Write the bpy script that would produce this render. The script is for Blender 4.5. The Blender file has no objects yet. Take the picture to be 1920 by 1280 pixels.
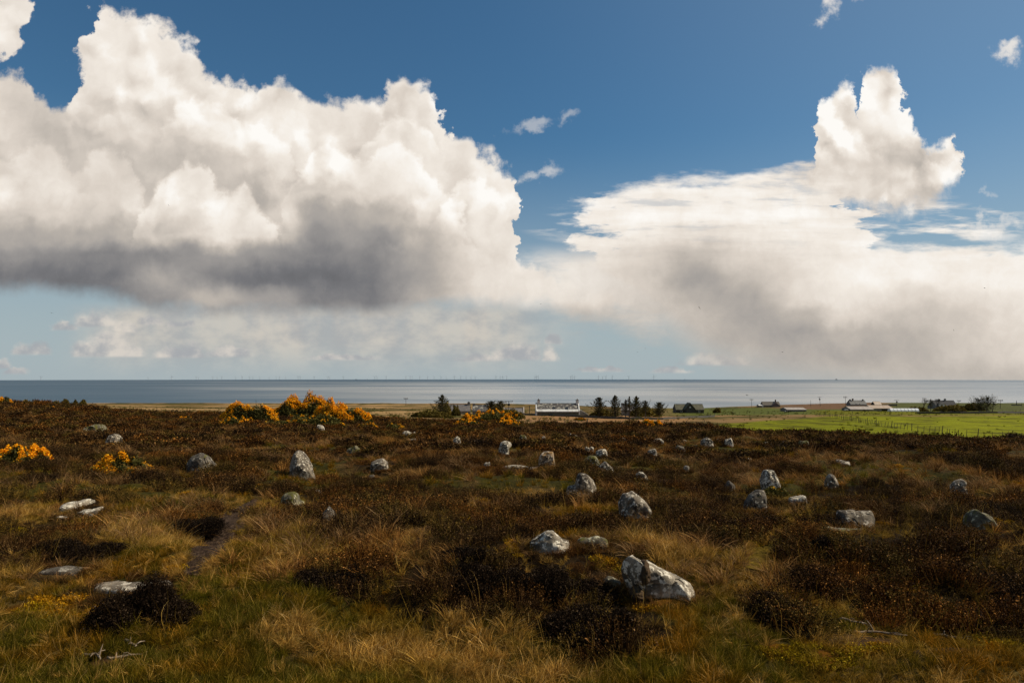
import bpy, math, random
import numpy as np
from mathutils import Vector, noise as mnoise
rad = math.radians
D = bpy.data
scene = bpy.context.scene
col = scene.collection

# ------------------------------------------------------------------ camera
CAM_Z = 1.70
cam_data = D.cameras.new('camera')
cam = D.objects.new('camera', cam_data); col.objects.link(cam)
cam.location = (0, 0, CAM_Z); cam.rotation_euler = (rad(90), 0, 0)
cam_data.sensor_width = 36; cam_data.lens = 24
cam_data.shift_y = 65 / 1920          # level line at 705/1280, sea horizon a little below it
cam_data.clip_start = 0.1; cam_data.clip_end = 200000
scene.camera = cam

# ------------------------------------------------------------------ light
SUN_EL, SUN_AZ = 44, 82          # degrees; azimuth clockwise from the view direction
vs = scene.view_settings
vs.view_transform = 'Standard'; vs.look = 'None'; vs.exposure = 0; vs.gamma = 1
sun_data = D.lights.new('sun', 'SUN'); sun_data.energy = 5.0; sun_data.angle = rad(0.53)
sun_data.color = (1.0, 0.90, 0.74)
sun = D.objects.new('sun', sun_data); col.objects.link(sun)
sd = Vector((math.sin(rad(SUN_AZ)) * math.cos(rad(SUN_EL)), math.cos(rad(SUN_AZ)) * math.cos(rad(SUN_EL)), math.sin(rad(SUN_EL))))
sun.rotation_euler = (-sd).to_track_quat('-Z', 'Y').to_euler()
sun.location = sd * 50

def lin(c):
    c = c / 255.0
    return c / 12.92 if c <= 0.04045 else ((c + 0.055) / 1.055) ** 2.4

class NT:
    """small helper for writing node graphs"""
    def __init__(s, tree): s.t = tree; s.n = tree.nodes; s.l = tree.links
    def new(s, kind, **kw):
        n = s.n.new(kind)
        for k, v in kw.items(): setattr(n, k, v)
        return n
    def put(s, sock, v):
        if v is None: return
        if isinstance(v, bpy.types.NodeSocket): s.l.new(v, sock)
        else: sock.default_value = v
    def m(s, op, a, b=None, c=None, clamp=False):
        n = s.new('ShaderNodeMath', operation=op, use_clamp=clamp)
        s.put(n.inputs[0], a); s.put(n.inputs[1], b); s.put(n.inputs[2], c)
        return n.outputs[0]
    def v(s, op, a, b=None, scale=None):
        n = s.new('ShaderNodeVectorMath', operation=op)
        s.put(n.inputs[0], a); s.put(n.inputs[1], b)
        if scale is not None: s.put(n.inputs['Scale'], scale)
        return n.outputs['Value'] if op in ('LENGTH', 'DOT_PRODUCT', 'DISTANCE') else n.outputs[0]
    def comb(s, x, y, z=0.0):
        n = s.new('ShaderNodeCombineXYZ'); s.put(n.inputs[0], x); s.put(n.inputs[1], y); s.put(n.inputs[2], z); return n.outputs[0]
    def sep(s, v):
        n = s.new('ShaderNodeSeparateXYZ'); s.put(n.inputs[0], v); return n.outputs
    def smooth(s, x, a, b, lo=0.0, hi=1.0, kind='SMOOTHSTEP'):
        n = s.new('ShaderNodeMapRange', interpolation_type=kind)
        s.put(n.inputs['Value'], x); s.put(n.inputs['From Min'], a); s.put(n.inputs['From Max'], b)
        s.put(n.inputs['To Min'], lo); s.put(n.inputs['To Max'], hi); return n.outputs['Result']
    def noise(s, vec, scale=1.0, detail=4.0, rough=0.5, colr=False, dist=0.0, lac=2.0, dims='3D'):
        n = s.new('ShaderNodeTexNoise', noise_dimensions=dims); s.put(n.inputs['Vector'], vec)
        s.put(n.inputs['Scale'], scale); s.put(n.inputs['Detail'], detail); s.put(n.inputs['Roughness'], rough)
        s.put(n.inputs['Distortion'], dist); s.put(n.inputs['Lacunarity'], lac)
        return n.outputs['Color' if colr else 'Fac']
    def voro(s, vec, scale=1.0, smooth=0.4, detail=0.0, rough=0.5, feature='SMOOTH_F1', dims='2D'):
        n = s.new('ShaderNodeTexVoronoi', feature=feature, voronoi_dimensions=dims); s.put(n.inputs['Vector'], vec)
        s.put(n.inputs['Scale'], scale); s.put(n.inputs['Detail'], detail); s.put(n.inputs['Roughness'], rough)
        if feature == 'SMOOTH_F1': s.put(n.inputs['Smoothness'], smooth)
        return n.outputs['Distance']
    def mix(s, f, a, b, mode='MIX'):
        n = s.new('ShaderNodeMix', data_type='RGBA', blend_type=mode)
        s.put(n.inputs['Factor'], f)
        ins = [i for i in n.inputs if i.type == 'RGBA']
        for sock, v in zip(ins, (a, b)):
            if isinstance(v, (tuple, list)) and len(v) == 3: v = (*v, 1)
            s.put(sock, v)
        return [o for o in n.outputs if o.type == 'RGBA'][0]
    def ramp(s, f, stops, interp='LINEAR'):
        n = s.new('ShaderNodeValToRGB'); cr = n.color_ramp; cr.interpolation = interp
        stops = sorted(stops, key=lambda q: q[0])
        while len(cr.elements) < len(stops): cr.elements.new(0.5)
        for e, (p, c) in zip(cr.elements, stops):
            e.position = p
        for e, (p, c) in zip(cr.elements, stops):
            e.color = (*c, 1) if isinstance(c, (tuple, list)) else (c, c, c, 1)
        s.put(n.inputs[0], f); return n.outputs['Color']
    def curve(s, x, pts, x0=0.0, x1=20.0, y0=-2.0, y1=8.0):
        """float curve through pts, both axes in hundreds of units"""
        n = s.new('ShaderNodeFloatCurve'); c = n.mapping.curves[0]
        pts = sorted(pts)
        while len(c.points) < len(pts): c.points.new(0.5, 0.5)
        for p, (a, b) in zip(c.points, pts):
            p.location = ((a / 100 - x0) / (x1 - x0), (b / 100 - y0) / (y1 - y0)); p.handle_type = 'VECTOR'
        n.mapping.update()
        s.put(n.inputs['Value'], s.smooth(x, x0, x1, kind='LINEAR'))
        return s.m('MULTIPLY_ADD', n.outputs[0], y1 - y0, y0)

# ------------------------------------------------------------------ sky and clouds (far beyond everything, by direction)
world = D.worlds.new('World'); scene.world = world; world.use_nodes = True
world.node_tree.nodes.clear()
W = NT(world.node_tree)
tc = W.new('ShaderNodeTexCoord').outputs['Generated']
dx, dy, dz = W.sep(tc)
ady = W.m('MAXIMUM', W.m('ABSOLUTE', dy), 0.03)
# gnomonic sky chart: U to the right, V downwards, horizon at V = 7.11
U = W.m('MULTIPLY_ADD', W.m('DIVIDE', dx, ady), 12.8, 9.6)
V = W.m('MULTIPLY_ADD', W.m('DIVIDE', dz, ady), -12.8, 7.05)
P = W.comb(U, V, 3.7)

def half(v): return W.v('SUBTRACT', v, (0.5, 0.5, 0.5))
w1 = W.v('SCALE', half(W.noise(P, 0.75, 3, 0.55, True, dims='2D')), scale=0.95)
w2 = W.v('SCALE', half(W.noise(P, 3.2, 7, 0.62, True, dims='2D')), scale=0.50)
Pw = W.v('ADD', W.v('ADD', P, w1), w2)               # edges of the heaped clouds
Uw, Vw, _ = W.sep(Pw)

TOP_A = [(-200, -60), (0, 128), (20, 135), (40, 160), (60, 185), (85, 203), (112, 205), (127, 185), (140, 130), (155, 100),
         (170, 60), (180, 18), (195, 8), (220, 15), (260, 30), (300, 48), (335, 65), (362, 78), (388, 110), (415, 130), (450, 158),
         (485, 180), (500, 163), (560, 165), (575, 178), (600, 168), (650, 175), (690, 170), (712, 183), (722, 158), (740, 150),
         (780, 158), (810, 175), (825, 200), (840, 262), (870, 257), (890, 275), (930, 292), (958, 308), (966, 330), (972, 475),
         (1000, 497), (1050, 525), (1130, 543), (1148, 570), (1165, 640), (2000, 780)]
BOT_A = [(-200, 520), (0, 545), (100, 546), (200, 562), (300, 582), (400, 587), (560, 590), (700, 588), (800, 584), (900, 575),
         (960, 572), (1040, 575), (1085, 598), (1130, 585), (1165, 560), (2000, 300)]
dtop = W.m('SUBTRACT', Vw, W.curve(Uw, TOP_A))
dbot = W.m('SUBTRACT', W.curve(Uw, BOT_A), W.m('ADD', V, W.m('MULTIPLY', W.m('SUBTRACT', Vw, V), 0.35)))
aT = W.smooth(dtop, -0.05, 0.21); aB = W.smooth(dbot, -0.14, 0.26)
A = W.m('MULTIPLY', aT, aB)
# the part of the cloud in the upper left corner
def blob(cx, cy, rx, ry, tilt=0.0, src=None):
    """1 at the middle of an ellipse, 0 at its rim, negative outside (hundreds of units)"""
    q = W.v('SUBTRACT', src or Pw, (cx / 100, cy / 100, 0))
    n = W.new('ShaderNodeVectorRotate', rotation_type='Z_AXIS'); W.put(n.inputs['Vector'], q); n.inputs['Angle'].default_value = rad(tilt)
    q = W.v('MULTIPLY', n.outputs[0], (100 / rx, 100 / ry, 0))
    return W.m('SUBTRACT', 1.0, W.v('LENGTH', q))
A0 = W.smooth(blob(-15, 20, 72, 95), 0.0, 0.12)
A = W.m('MAXIMUM', A, A0)

str_n = W.noise(W.v('MULTIPLY', P, (0.35, 2.4, 1)), 1.6, 6, 0.6)
# layer cloud on the right, edges combed sideways
Ps = W.v('MULTIPLY', P, (0.45, 1.8, 1))
w3 = W.v('MULTIPLY', half(W.noise(Ps, 1.4, 6, 0.62, True, dims='2D')), (2.4, 0.8, 0))
Uc, Vc, _ = W.sep(W.v('ADD', P, w3))
TOP_B = [(-200, 800), (960, 700), (985, 500), (1030, 470), (1055, 400), (1080, 372), (1150, 352), (1200, 343), (1300, 330),
         (1400, 320), (1480, 310), (1530, 305), (1585, 330), (1610, 400), (1650, 458), (1700, 466), (1760, 462), (1820, 462), (1870, 450), (2000, 448)]
BOT_B = [(-200, 100), (960, 490), (1050, 520), (1100, 560), (1180, 600), (1250, 640), (1320, 685), (1400, 712), (1500, 735), (1700, 760), (2000, 775)]
bt = W.smooth(W.m('SUBTRACT', Vc, W.curve(Uc, TOP_B)), -0.10, 0.22)
bb = W.smooth(W.m('SUBTRACT', W.curve(U, BOT_B), W.m('MULTIPLY_ADD', W.m('SUBTRACT', Vc, V), 0.25, V)), -0.25, 0.75)
B = W.m('MULTIPLY', bt, bb)
tat = W.noise(W.v('MULTIPLY', P, (0.5, 1.9, 1)), 1.7, 6, 0.65, dims='2D')
b2 = blob(1150, 530, 260, 120, -12, src=P)
B = W.m('MAXIMUM', B, W.m('MULTIPLY', W.smooth(W.m('MULTIPLY_ADD', W.m('SUBTRACT', tat, 0.5), 0.7, b2), 0.0, 0.7), 0.95))
edge = W.smooth(W.m('MULTIPLY_ADD', U, -1.0, W.m('MULTIPLY_ADD', W.m('SUBTRACT', tat, 0.5), 5.0, 10.9)), 0.5, -0.5)
B = W.m('MULTIPLY', B, W.m('MAXIMUM', edge, W.smooth(V, 4.5, 5.0)))
holes = W.m('MULTIPLY', W.smooth(str_n, 0.47, 0.36), W.smooth(V, 4.9, 3.9))
B = W.m('MULTIPLY', B, W.m('SUBTRACT', 1.0, W.m('MULTIPLY', holes, 0.28)))
# streaky gaps and wisps near its upper edge
gap = W.m('MULTIPLY', W.smooth(str_n, 0.60, 0.50), 1.0)
gzone = W.smooth(blob(1720, 420, 300, 60, src=P), 0.0, 0.6)
gz2 = W.smooth(blob(1120, 425, 170, 45, -4, src=P), 0.0, 0.7)
wisp = W.smooth(str_n, 0.46, 0.64)
B = W.m('MAXIMUM', B, W.m('MULTIPLY', W.m('MAXIMUM', gzone, gz2), wisp))

TOP_C = [(-200, 700), (1470, 500), (1500, 345), (1522, 300), (1530, 195), (1545, 180), (1560, 172), (1582, 155), (1600, 164), (1612, 225), (1619, 150),
         (1630, 128), (1662, 122), (1682, 130), (1690, 168), (1698, 205), (1722, 242), (1742, 268), (1760, 262), (1785, 250), (1795, 285), (1806, 335), (1830, 500), (2000, 700)]
BOT_C = [(-200, 0), (1490, 330), (1520, 350), (1560, 375), (1620, 388), (1700, 398), (1740, 385), (1775, 352), (1806, 332), (1830, 300), (2000, 0)]
Pc = W.v('ADD', W.v('ADD', P, W.v('SCALE', w1, scale=0.42)), W.v('SCALE', w2, scale=1.0))
Ue, Ve, _ = W.sep(Pc)
C = W.m('MULTIPLY', W.smooth(W.m('SUBTRACT', Ve, W.curve(Ue, TOP_C)), -0.02, 0.20), W.smooth(W.m('SUBTRACT', W.curve(Ue, BOT_C), Ve), -0.20, 0.25))

# thin wisps
wn = W.noise(P, 1.7, 7, 0.68)
def wispy(cx, cy, rx, ry, tilt, k=0.8):
    b = blob(cx, cy, rx, ry, tilt)
    return W.m('MULTIPLY', W.smooth(W.m('ADD', b, W.m('MULTIPLY', W.m('SUBTRACT', wn, 0.5), 2.2)), 0.25, 1.0), k)
Ws = None
for a in [(1000, 243, 85, 22, 12, .45), (1078, 228, 40, 20, 30, .35), (1548, 22, 42, 62, 10, 1.0), (1610, 0, 30, 28, 0, .7), (1900, 92, 48, 42, -30, 1.0),
          (1862, 414, 90, 17, 3, .6), (995, 330, 80, 26, 6, .6), (1855, 372, 22, 9, 20, .3)]:
    q = wispy(*a); Ws = q if Ws is None else W.m('MAXIMUM', Ws, q)

# small far heaps above the horizon and the rain curtain under the big cloud
hn = W.noise(W.v('MULTIPLY', P, (1.0, 1.25, 1)), 2.6, 5, 0.55)
def heap(cx, base, rx, h):
    d1 = W.m('SUBTRACT', 1.0, W.v('LENGTH', W.v('MULTIPLY', W.v('SUBTRACT', W.v('ADD', P, W.v('SCALE', w2, scale=0.55)), (cx / 100, base / 100, 0)), (100 / rx, 100 / h, 0))))
    under = W.smooth(V, base / 100 + 0.04, base / 100 - 0.03)
    return W.m('MULTIPLY', W.smooth(d1, 0.0, 0.5), under)
H = None
for a in [(45, 664, 30, 26), (72, 664, 32, 30), (120, 618, 35, 16), (180, 612, 55, 34), (165, 668, 40, 40), (205, 668, 60, 70), (232, 622, 30, 28),
          (280, 608, 34, 18), (325, 670, 50, 26), (360, 670, 32, 36), (245, 668, 30, 25), (430, 668, 55, 24), (2, 690, 24, 22), (30, 700, 30, 12), (640, 674, 90, 14),
          (955, 672, 40, 30), (985, 674, 32, 42), (1030, 676, 22, 34), (1034, 644, 20, 20), (340, 612, 30, 14), (1130, 696, 60, 10), (1260, 698, 50, 12),
          (1345, 684, 90, 26), (900, 676, 60, 16), (1880, 690, 60, 20), (1750, 684, 70, 20)]:
    q = heap(*a); H = q if H is None else W.m('MAXIMUM', H, q)
rn = W.noise(W.v('MULTIPLY', P, (1.6, 0.16, 1)), 1.6, 4, 0.5)
rainu = W.m('MULTIPLY', W.smooth(U, 0.9, 2.6), W.smooth(U, 11.2, 9.2))
rain = W.m('MULTIPLY', W.m('MULTIPLY', rainu, W.smooth(V, 5.6, 5.9)), W.m('MULTIPLY', W.smooth(V, 7.25, 6.3), W.smooth(rn, 0.20, 0.80, 0.75, 1.0)))

# brightness of the cloud masses: one ramp per height, softly interpolated
ROWS = {
 20:  '232 230 230 235 238 240 240 240 240 240 240 240 240 240 240 235 235 240 240 235',
 100: '228 225 232 235 238 240 240 240 240 240 240 240 240 240 240 245 246 246 240 235',
 180: '208 215 230 234 240 240 234 238 242 240 240 240 240 240 240 240 250 248 245 240',
 250: '218 200 214 216 234 245 240 226 240 246 240 240 240 240 240 242 240 246 252 245',
 310: '224 208 208 196 212 226 238 224 236 248 242 240 240 240 242 222 204 192 226 245',
 360: '224 224 204 220 210 196 202 222 232 244 245 243 241 242 243 236 214 202 225 240',
 400: '205 214 206 226 232 222 160 182 214 241 245 242 242 242 243 242 236 228 235 240',
 440: '172 170 176 200 224 216 146 156 188 234 240 240 236 222 234 240 240 240 240 240',
 480: '140 136 130 132 148 146 132 134 170 218 238 234 220 186 212 230 242 242 240 242',
 520: '116 114 118 168 126 112 108 122 166 220 232 228 206 160 188 220 242 244 240 242',
 560: '124 132 124 138 184 156 122 124 176 218 228 218 208 178 168 220 230 216 222 232',
 590: '150 172 150 132 146 150 138 150 182 206 208 190 202 190 166 184 222 196 200 226',
 625: '176 182 182 180 174 178 186 188 190 186 190 188 192 186 170 164 186 180 192 220',
 665: '186 188 182 178 172 174 180 182 182 180 180 182 184 186 182 174 168 178 196 214',
 705: '186 184 180 176 174 176 180 182 182 180 176 176 178 180 180 182 184 184 186 190',
}
w4 = W.v('SCALE', half(W.noise(P, 1.3, 4, 0.55, True, dims='2D')), scale=W.smooth(V, 3.2, 5.0, 1.1, 0.62))
Ul, Vl, _ = W.sep(W.v('ADD', P, W.v('MULTIPLY', w4, (1, 0.75, 0))))
fu = W.smooth(Ul, -0.0, 19.0, kind='LINEAR')
ys = sorted(ROWS)
L = None
for i, y in enumerate(ys):
    vals = [float(t) for t in ROWS[y].split()]
    r = W.ramp(fu, [(k / 19.0, v / 255.0) for k, v in enumerate(vals)], 'EASE')
    lo = ys[i - 1] / 100 if i else -99; hi = ys[i + 1] / 100 if i + 1 < len(ys) else 99
    if i == 0: wgt = W.smooth(Vl, y / 100, hi, 1, 0)
    elif i == len(ys) - 1: wgt = W.smooth(Vl, lo, y / 100)
    else: wgt = W.m('MINIMUM', W.smooth(Vl, lo, y / 100), W.smooth(Vl, y / 100, hi, 1, 0))
    q = W.m('MULTIPLY', r, wgt); L = q if L is None else W.m('ADD', L, q)

# billows: the height of the heaps, compared with itself a little towards the sun
def height(vec):
    a = W.voro(vec, 1.35, 0.8); b = W.voro(vec, 3.3, 0.7)
    c = W.noise(vec, 4.5, 3, 0.55, dims='2D')
    return W.m('SUBTRACT', W.m('MULTIPLY', c, 0.10), W.m('MULTIPLY_ADD', a, 0.9, W.m('MULTIPLY', b, 0.20)))
Pb = W.v('ADD', P, W.v('ADD', W.v('SCALE', w1, scale=0.5), W.v('SCALE', w2, scale=0.5)))
rel = W.m('SUBTRACT', height(Pb), height(W.v('ADD', Pb, (0.13, -0.17, 0.05))))
heapy = W.m('MAXIMUM', W.m('MULTIPLY', A, W.smooth(V, 5.3, 3.6)), C)
heapy = W.m('MULTIPLY_ADD', heapy, 0.8, W.m('MULTIPLY_ADD', C, 0.9, 0.10))
L = W.m('MULTIPLY_ADD', W.m('MULTIPLY', rel, W.m('MULTIPLY', heapy, W.smooth(W.noise(P, 0.8, 2, 0.5, dims='2D'), 0.35, 0.62, 0.2, 1.1))), 0.28, L)
L = W.m('MULTIPLY_ADD', W.m('SUBTRACT', W.noise(Pb, 1.2, 4, 0.5, dims='2D'), 0.5), 0.10, L)
# nearer heaps standing in front of farther ones: a lit rim below each edge, a shaded hollow behind it
Pf = W.v('ADD', P, W.v('ADD', W.v('SCALE', w1, scale=0.55), W.v('SCALE', w2, scale=0.8)))
Uf, Vf, _ = W.sep(Pf)
for pts, lit, shd in [
    ([(180, 560), (235, 470), (262, 392), (290, 352), (320, 322), (345, 300), (375, 312), (395, 338), (420, 352), (445, 340), (470, 365), (498, 395), (520, 422), (528, 460), (545, 560)], .085, .06),
    ([(-200, 330), (0, 300), (55, 262), (100, 285), (140, 322), (165, 300), (190, 280), (215, 272), (245, 292), (262, 345), (280, 480)], .04, .035),
    ([(505, 470), (530, 372), (555, 318), (590, 268), (622, 262), (648, 290), (690, 302), (712, 272), (750, 268), (790, 305), (822, 352), (862, 372), (890, 425), (905, 540)], .045, .045),
    ([(270, 330), (310, 232), (350, 190), (395, 172), (430, 198), (462, 225), (500, 240), (535, 268), (560, 350)], .045, .04),
    ([(655, 330), (690, 252), (722, 222), (760, 215), (800, 240), (826, 280), (838, 350)], .055, .06),
    ([(790, 470), (820, 395), (850, 345), (885, 322), (925, 345), (950, 385), (958, 470)], .045, .05),
    ([(640, 560), (700, 478), (735, 440), (780, 432), (820, 460), (870, 440), (905, 462), (950, 512), (1000, 560)], .03, .03),
    ([(1500, 400), (1530, 300), (1560, 262), (1600, 240), (1640, 262), (1665, 300), (1700, 330), (1740, 300), (1790, 290), (1815, 360)], .045, .0),
]:
    d = W.m('SUBTRACT', Vf, W.curve(Uf, pts))
    x0, x1 = pts[0][0] / 100, pts[-1][0] / 100
    inx = W.m('MULTIPLY', W.smooth(Vf, 5.1, 4.3), W.m('MULTIPLY', W.smooth(Uf, x0, x0 + (1.5 if lit > .08 else 0.6)), W.smooth(Uf, x1, x1 - 0.4)))
    ins = W.smooth(d, -0.05, 0.17)
    rim = W.m('MULTIPLY', ins, W.smooth(d, 1.3, 0.05, 0, lit))
    hol = W.m('MULTIPLY', W.m('SUBTRACT', 1.0, ins), W.smooth(d, -1.1, 0.0, 0, shd))
    L = W.m('MULTIPLY_ADD', W.m('SUBTRACT', rim, hol), inx, L)
L = W.m('MULTIPLY_ADD', W.m('MULTIPLY', W.m('SUBTRACT', str_n, 0.5), W.m('MULTIPLY', B, W.smooth(V, 5.6, 4.2))), 0.20, L)
L = W.m('MULTIPLY_ADD', W.m('SUBTRACT', W.noise(Pb, 6.0, 5, 0.65, dims='2D'), 0.5), 0.05, L)
S = lambda *c: tuple(lin(x) for x in c)
cloud_col = W.ramp(L, [(0.0, S(0, 0, 0)), (0.36, S(94, 95, 98)), (0.46, S(118, 118, 121)), (0.60, S(157, 153, 150)), (0.72, S(188, 180, 171)),
                       (0.84, S(220, 210, 199)), (0.93, S(242, 234, 224)), (1.0, S(254, 251, 246))])
heap_col = W.mix(W.smooth(hn, 0.35, 0.7), S(166, 168, 172), S(222, 213, 202))

# clear sky
sky = W.new('ShaderNodeTexSky', sky_type='NISHITA', sun_disc=False)
sky.sun_elevation = rad(SUN_EL); sky.sun_rotation = rad(SUN_AZ)
sky.altitude = 80; sky.air_density = 1.0; sky.dust_density = 0.6; sky.ozone_density = 2.0
SKY_K = 0.088
blue = W.v('SCALE', sky.outputs[0], scale=SKY_K)
blue = W.v('MULTIPLY', blue, (0.46, 0.77, 0.88))
glow = W.v('DOT_PRODUCT', tc, tuple(sd))
blue = W.mix(W.smooth(glow, 0.35, 1.0, 0, 0.34), blue, (.30, .36, .42))
haze_f = W.smooth(dz, 0.34, 0.0, 0, 0.92, 'SMOOTHSTEP')
CL = S(168, 180, 185)
c = W.mix(haze_f, blue, CL)
c = W.mix(rain, c, W.mix(W.smooth(W.noise(W.v('MULTIPLY', P, (.8, 1.3, 1)), 1.3, 5, .6, dims='2D'), .3, .7), S(172, 173, 173), S(206, 199, 188)))
c = W.mix(W.m('MULTIPLY', H, 0.78), c, heap_col)
c = W.mix(W.m('MULTIPLY', Ws, 0.9), c, S(235, 230, 224))
c = W.mix(B, c, cloud_col)
c = W.mix(C, c, cloud_col)
c = W.mix(A, c, cloud_col)
bg = W.new('ShaderNodeBackground'); W.put(bg.inputs['Color'], c); bg.inputs['Strength'].default_value = 1.0
out = W.new('ShaderNodeOutputWorld'); W.l.new(bg.outputs[0], out.inputs['Surface'])
world.cycles.sampling_method = 'MANUAL'; world.cycles.sample_map_resolution = 256

# ------------------------------------------------------------------ mesh and tag helpers
def tag(o, label=None, cat=None, group=None, kind=None):
    if label: o['label'] = label
    if cat: o['category'] = cat
    if group: o['group'] = group
    if kind: o['kind'] = kind
    return o

def mesh_obj(name, verts, faces, mat=None, parent=None, smooth=False, attrs=None, link=True):
    me = D.meshes.new(name)
    if isinstance(faces, np.ndarray):
        verts = np.asarray(verts, dtype=np.float32)
        nf, k = faces.shape
        me.vertices.add(len(verts)); me.vertices.foreach_set('co', verts.ravel())
        me.loops.add(nf * k); me.loops.foreach_set('vertex_index', faces.ravel().astype(np.int32))
        me.polygons.add(nf); me.polygons.foreach_set('loop_start', np.arange(nf, dtype=np.int32) * k)
        me.update(calc_edges=True)
    else:
        me.from_pydata([tuple(v) for v in verts], [], faces)
    if attrs:
        for k, (typ, arr) in attrs.items():
            a = me.attributes.new(k, typ, 'POINT')
            a.data.foreach_set({'FLOAT': 'value', 'FLOAT_COLOR': 'color'}[typ], np.asarray(arr, dtype=np.float32).ravel())
    if smooth: me.polygons.foreach_set('use_smooth', [True] * len(me.polygons))
    me.validate()
    if mat: me.materials.append(mat)
    o = D.objects.new(name, me)
    if link: col.objects.link(o)
    if parent: o.parent = parent
    return o

class MB:
    """collects simple solids and links them as one mesh"""
    def __init__(s): s.v = []; s.f = []
    def add(s, vs_, fs): k = len(s.v); s.v += [tuple(q) for q in vs_]; s.f += [[i + k for i in f] for f in fs]; return s
    def box(s, x0, x1, y0, y1, z0, z1):
        return s.add([(x0, y0, z0), (x1, y0, z0), (x1, y1, z0), (x0, y1, z0), (x0, y0, z1), (x1, y0, z1), (x1, y1, z1), (x0, y1, z1)],
                     [[0, 3, 2, 1], [4, 5, 6, 7], [0, 1, 5, 4], [1, 2, 6, 5], [2, 3, 7, 6], [3, 0, 4, 7]])
    def prism(s, prof, x0, x1, axis='x'):
        """closed profile in (y, z) run along x (or in (x, z) along y)"""
        n = len(prof)
        if axis == 'x': a = [(x0, p, q) for p, q in prof]; b = [(x1, p, q) for p, q in prof]
        else: a = [(p, x0, q) for p, q in prof]; b = [(p, x1, q) for p, q in prof]
        return s.add(a + b, [list(range(n))[::-1], list(range(n, 2 * n))] + [[i, (i + 1) % n, n + (i + 1) % n, n + i] for i in range(n)])
    def tube(s, pts, rads, n=6):
        pts = [Vector(p) for p in pts]; ring = []
        for i, p in enumerate(pts):
            t = (pts[min(i + 1, len(pts) - 1)] - pts[max(i - 1, 0)])
            t = t.normalized() if t.length > 0 else Vector((0, 0, 1))
            a = t.orthogonal().normalized(); b = t.cross(a)
            ring.append([p + (a * math.cos(6.2832 * k / n) + b * math.sin(6.2832 * k / n)) * rads[i] for k in range(n)])
        fs = []
        for i in range(len(pts) - 1):
            for k in range(n): fs.append([i * n + k, i * n + (k + 1) % n, (i + 1) * n + (k + 1) % n, (i + 1) * n + k])
        fs.append(list(range(n))[::-1]); fs.append([(len(pts) - 1) * n + k for k in range(n)])
        return s.add([q for r_ in ring for q in r_], fs)
    def build(s, name, mat, parent=None, smooth=False): return mesh_obj(name, s.v, s.f, mat, parent, smooth)

def empty(name, loc, rz=0.0):
    o = D.objects.new(name, None); col.objects.link(o); o.location = loc; o.rotation_euler = (0, 0, rz)
    o.empty_display_size = 0.3
    return o

def copy_tree(o, parent=None):
    c_ = o.copy(); col.objects.link(c_)
    if parent: c_.parent = parent
    for ch in list(o.children): copy_tree(ch, c_)
    return c_

# vectorised value noise
def _h(ix, iy, iz, seed):
    n = (ix.astype(np.int64) * 374761393 + iy.astype(np.int64) * 668265263 + iz.astype(np.int64) * 2147483647 + seed * 974711) & 0x7fffffff
    n = ((n ^ (n >> 13)) * 1274126177) & 0x7fffffff
    n = ((n ^ (n >> 16)) * 668265263) & 0x7fffffff
    return (n & 0xffffff) / float(0xffffff)
def vnoise(x, y, z=None, seed=0):
    x = np.asarray(x, dtype=np.float64); y = np.asarray(y, dtype=np.float64)
    z = np.zeros_like(x) if z is None else np.asarray(z, dtype=np.float64)
    ix, iy, iz = np.floor(x), np.floor(y), np.floor(z); fx, fy, fz = x - ix, y - iy, z - iz
    fx, fy, fz = [t * t * t * (t * (t * 6 - 15) + 10) for t in (fx, fy, fz)]
    r_ = 0
    for a in (0, 1):
        for b in (0, 1):
            for c_ in (0, 1):
                r_ = r_ + _h(ix + a, iy + b, iz + c_, seed) * (fx if a else 1 - fx) * (fy if b else 1 - fy) * (fz if c_ else 1 - fz)
    return r_
def fbm(x, y, z=None, oct=4, seed=0, gain=0.5):
    s_, amp, tot = 0, 1.0, 0.0
    for o in range(oct):
        k = 2.03 ** o
        s_ = s_ + amp * vnoise(x * k + 17.1 * o, y * k - 9.3 * o, None if z is None else z * k + 5.5 * o, seed + o); tot += amp; amp *= gain
    return s_ / tot
def sstep(x, a, b):
    t = np.clip((x - a) / (b - a), 0, 1); return t * t * (3 - 2 * t)

# ------------------------------------------------------------------ the lie of the land
# how far below the level line the ground lies at each bearing and distance, in 1/1280 of the distance
DIST = np.array([3, 8, 16, 30, 47, 60, 70, 90, 110, 150, 230, 320, 450, 600])
FALL = {
    0:    [789, 336, 199, 131, 100, 72, 55, 42, 50, 56, 53, 50, 49, 48],
    320:  [789, 336, 200, 135, 106, 90, 80, 70, 66, 64, 58, 52, 49, 47],
    560:  [789, 336, 200, 136, 108, 93, 82, 70, 67, 67, 62, 55, 51, 48],
    760:  [789, 336, 200, 136, 110, 99, 93, 84, 79, 74, 64, 55, 51, 48],
    960:  [789, 336, 200, 137, 111, 101, 96, 88, 84, 78, 67, 57, 52, 48],
    1280: [789, 336, 200, 137, 111, 102, 98, 93, 88, 81, 67, 61, 60, 60],
    1400: [789, 336, 200, 137, 112, 105, 106, 100, 93, 82, 67, 58, 55, 54],
    1600: [789, 336, 200, 138, 118, 114, 120, 113, 101, 85, 68, 60, 54, 46],
    1920: [789, 336, 200, 140, 124, 121, 128, 122, 111, 90, 68, 60, 54, 47],
}
GA = np.linspace(-0.76, 0.76, 120); GL = np.linspace(math.log(3), math.log(600), 160)
_cols = sorted(FALL); _ca = np.array([(c_ - 960) / 1280 for c_ in _cols])
_T = np.array([FALL[c_] for c_ in _cols], dtype=float)
_tab = np.array([np.interp(GL, np.log(DIST), _T[i]) for i in range(len(_cols))])
_tab = np.array([[0] * 0 for _ in range(0)]) if False else np.stack([np.interp(GA, _ca, _tab[:, j]) for j in range(len(GL))], 1)
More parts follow.
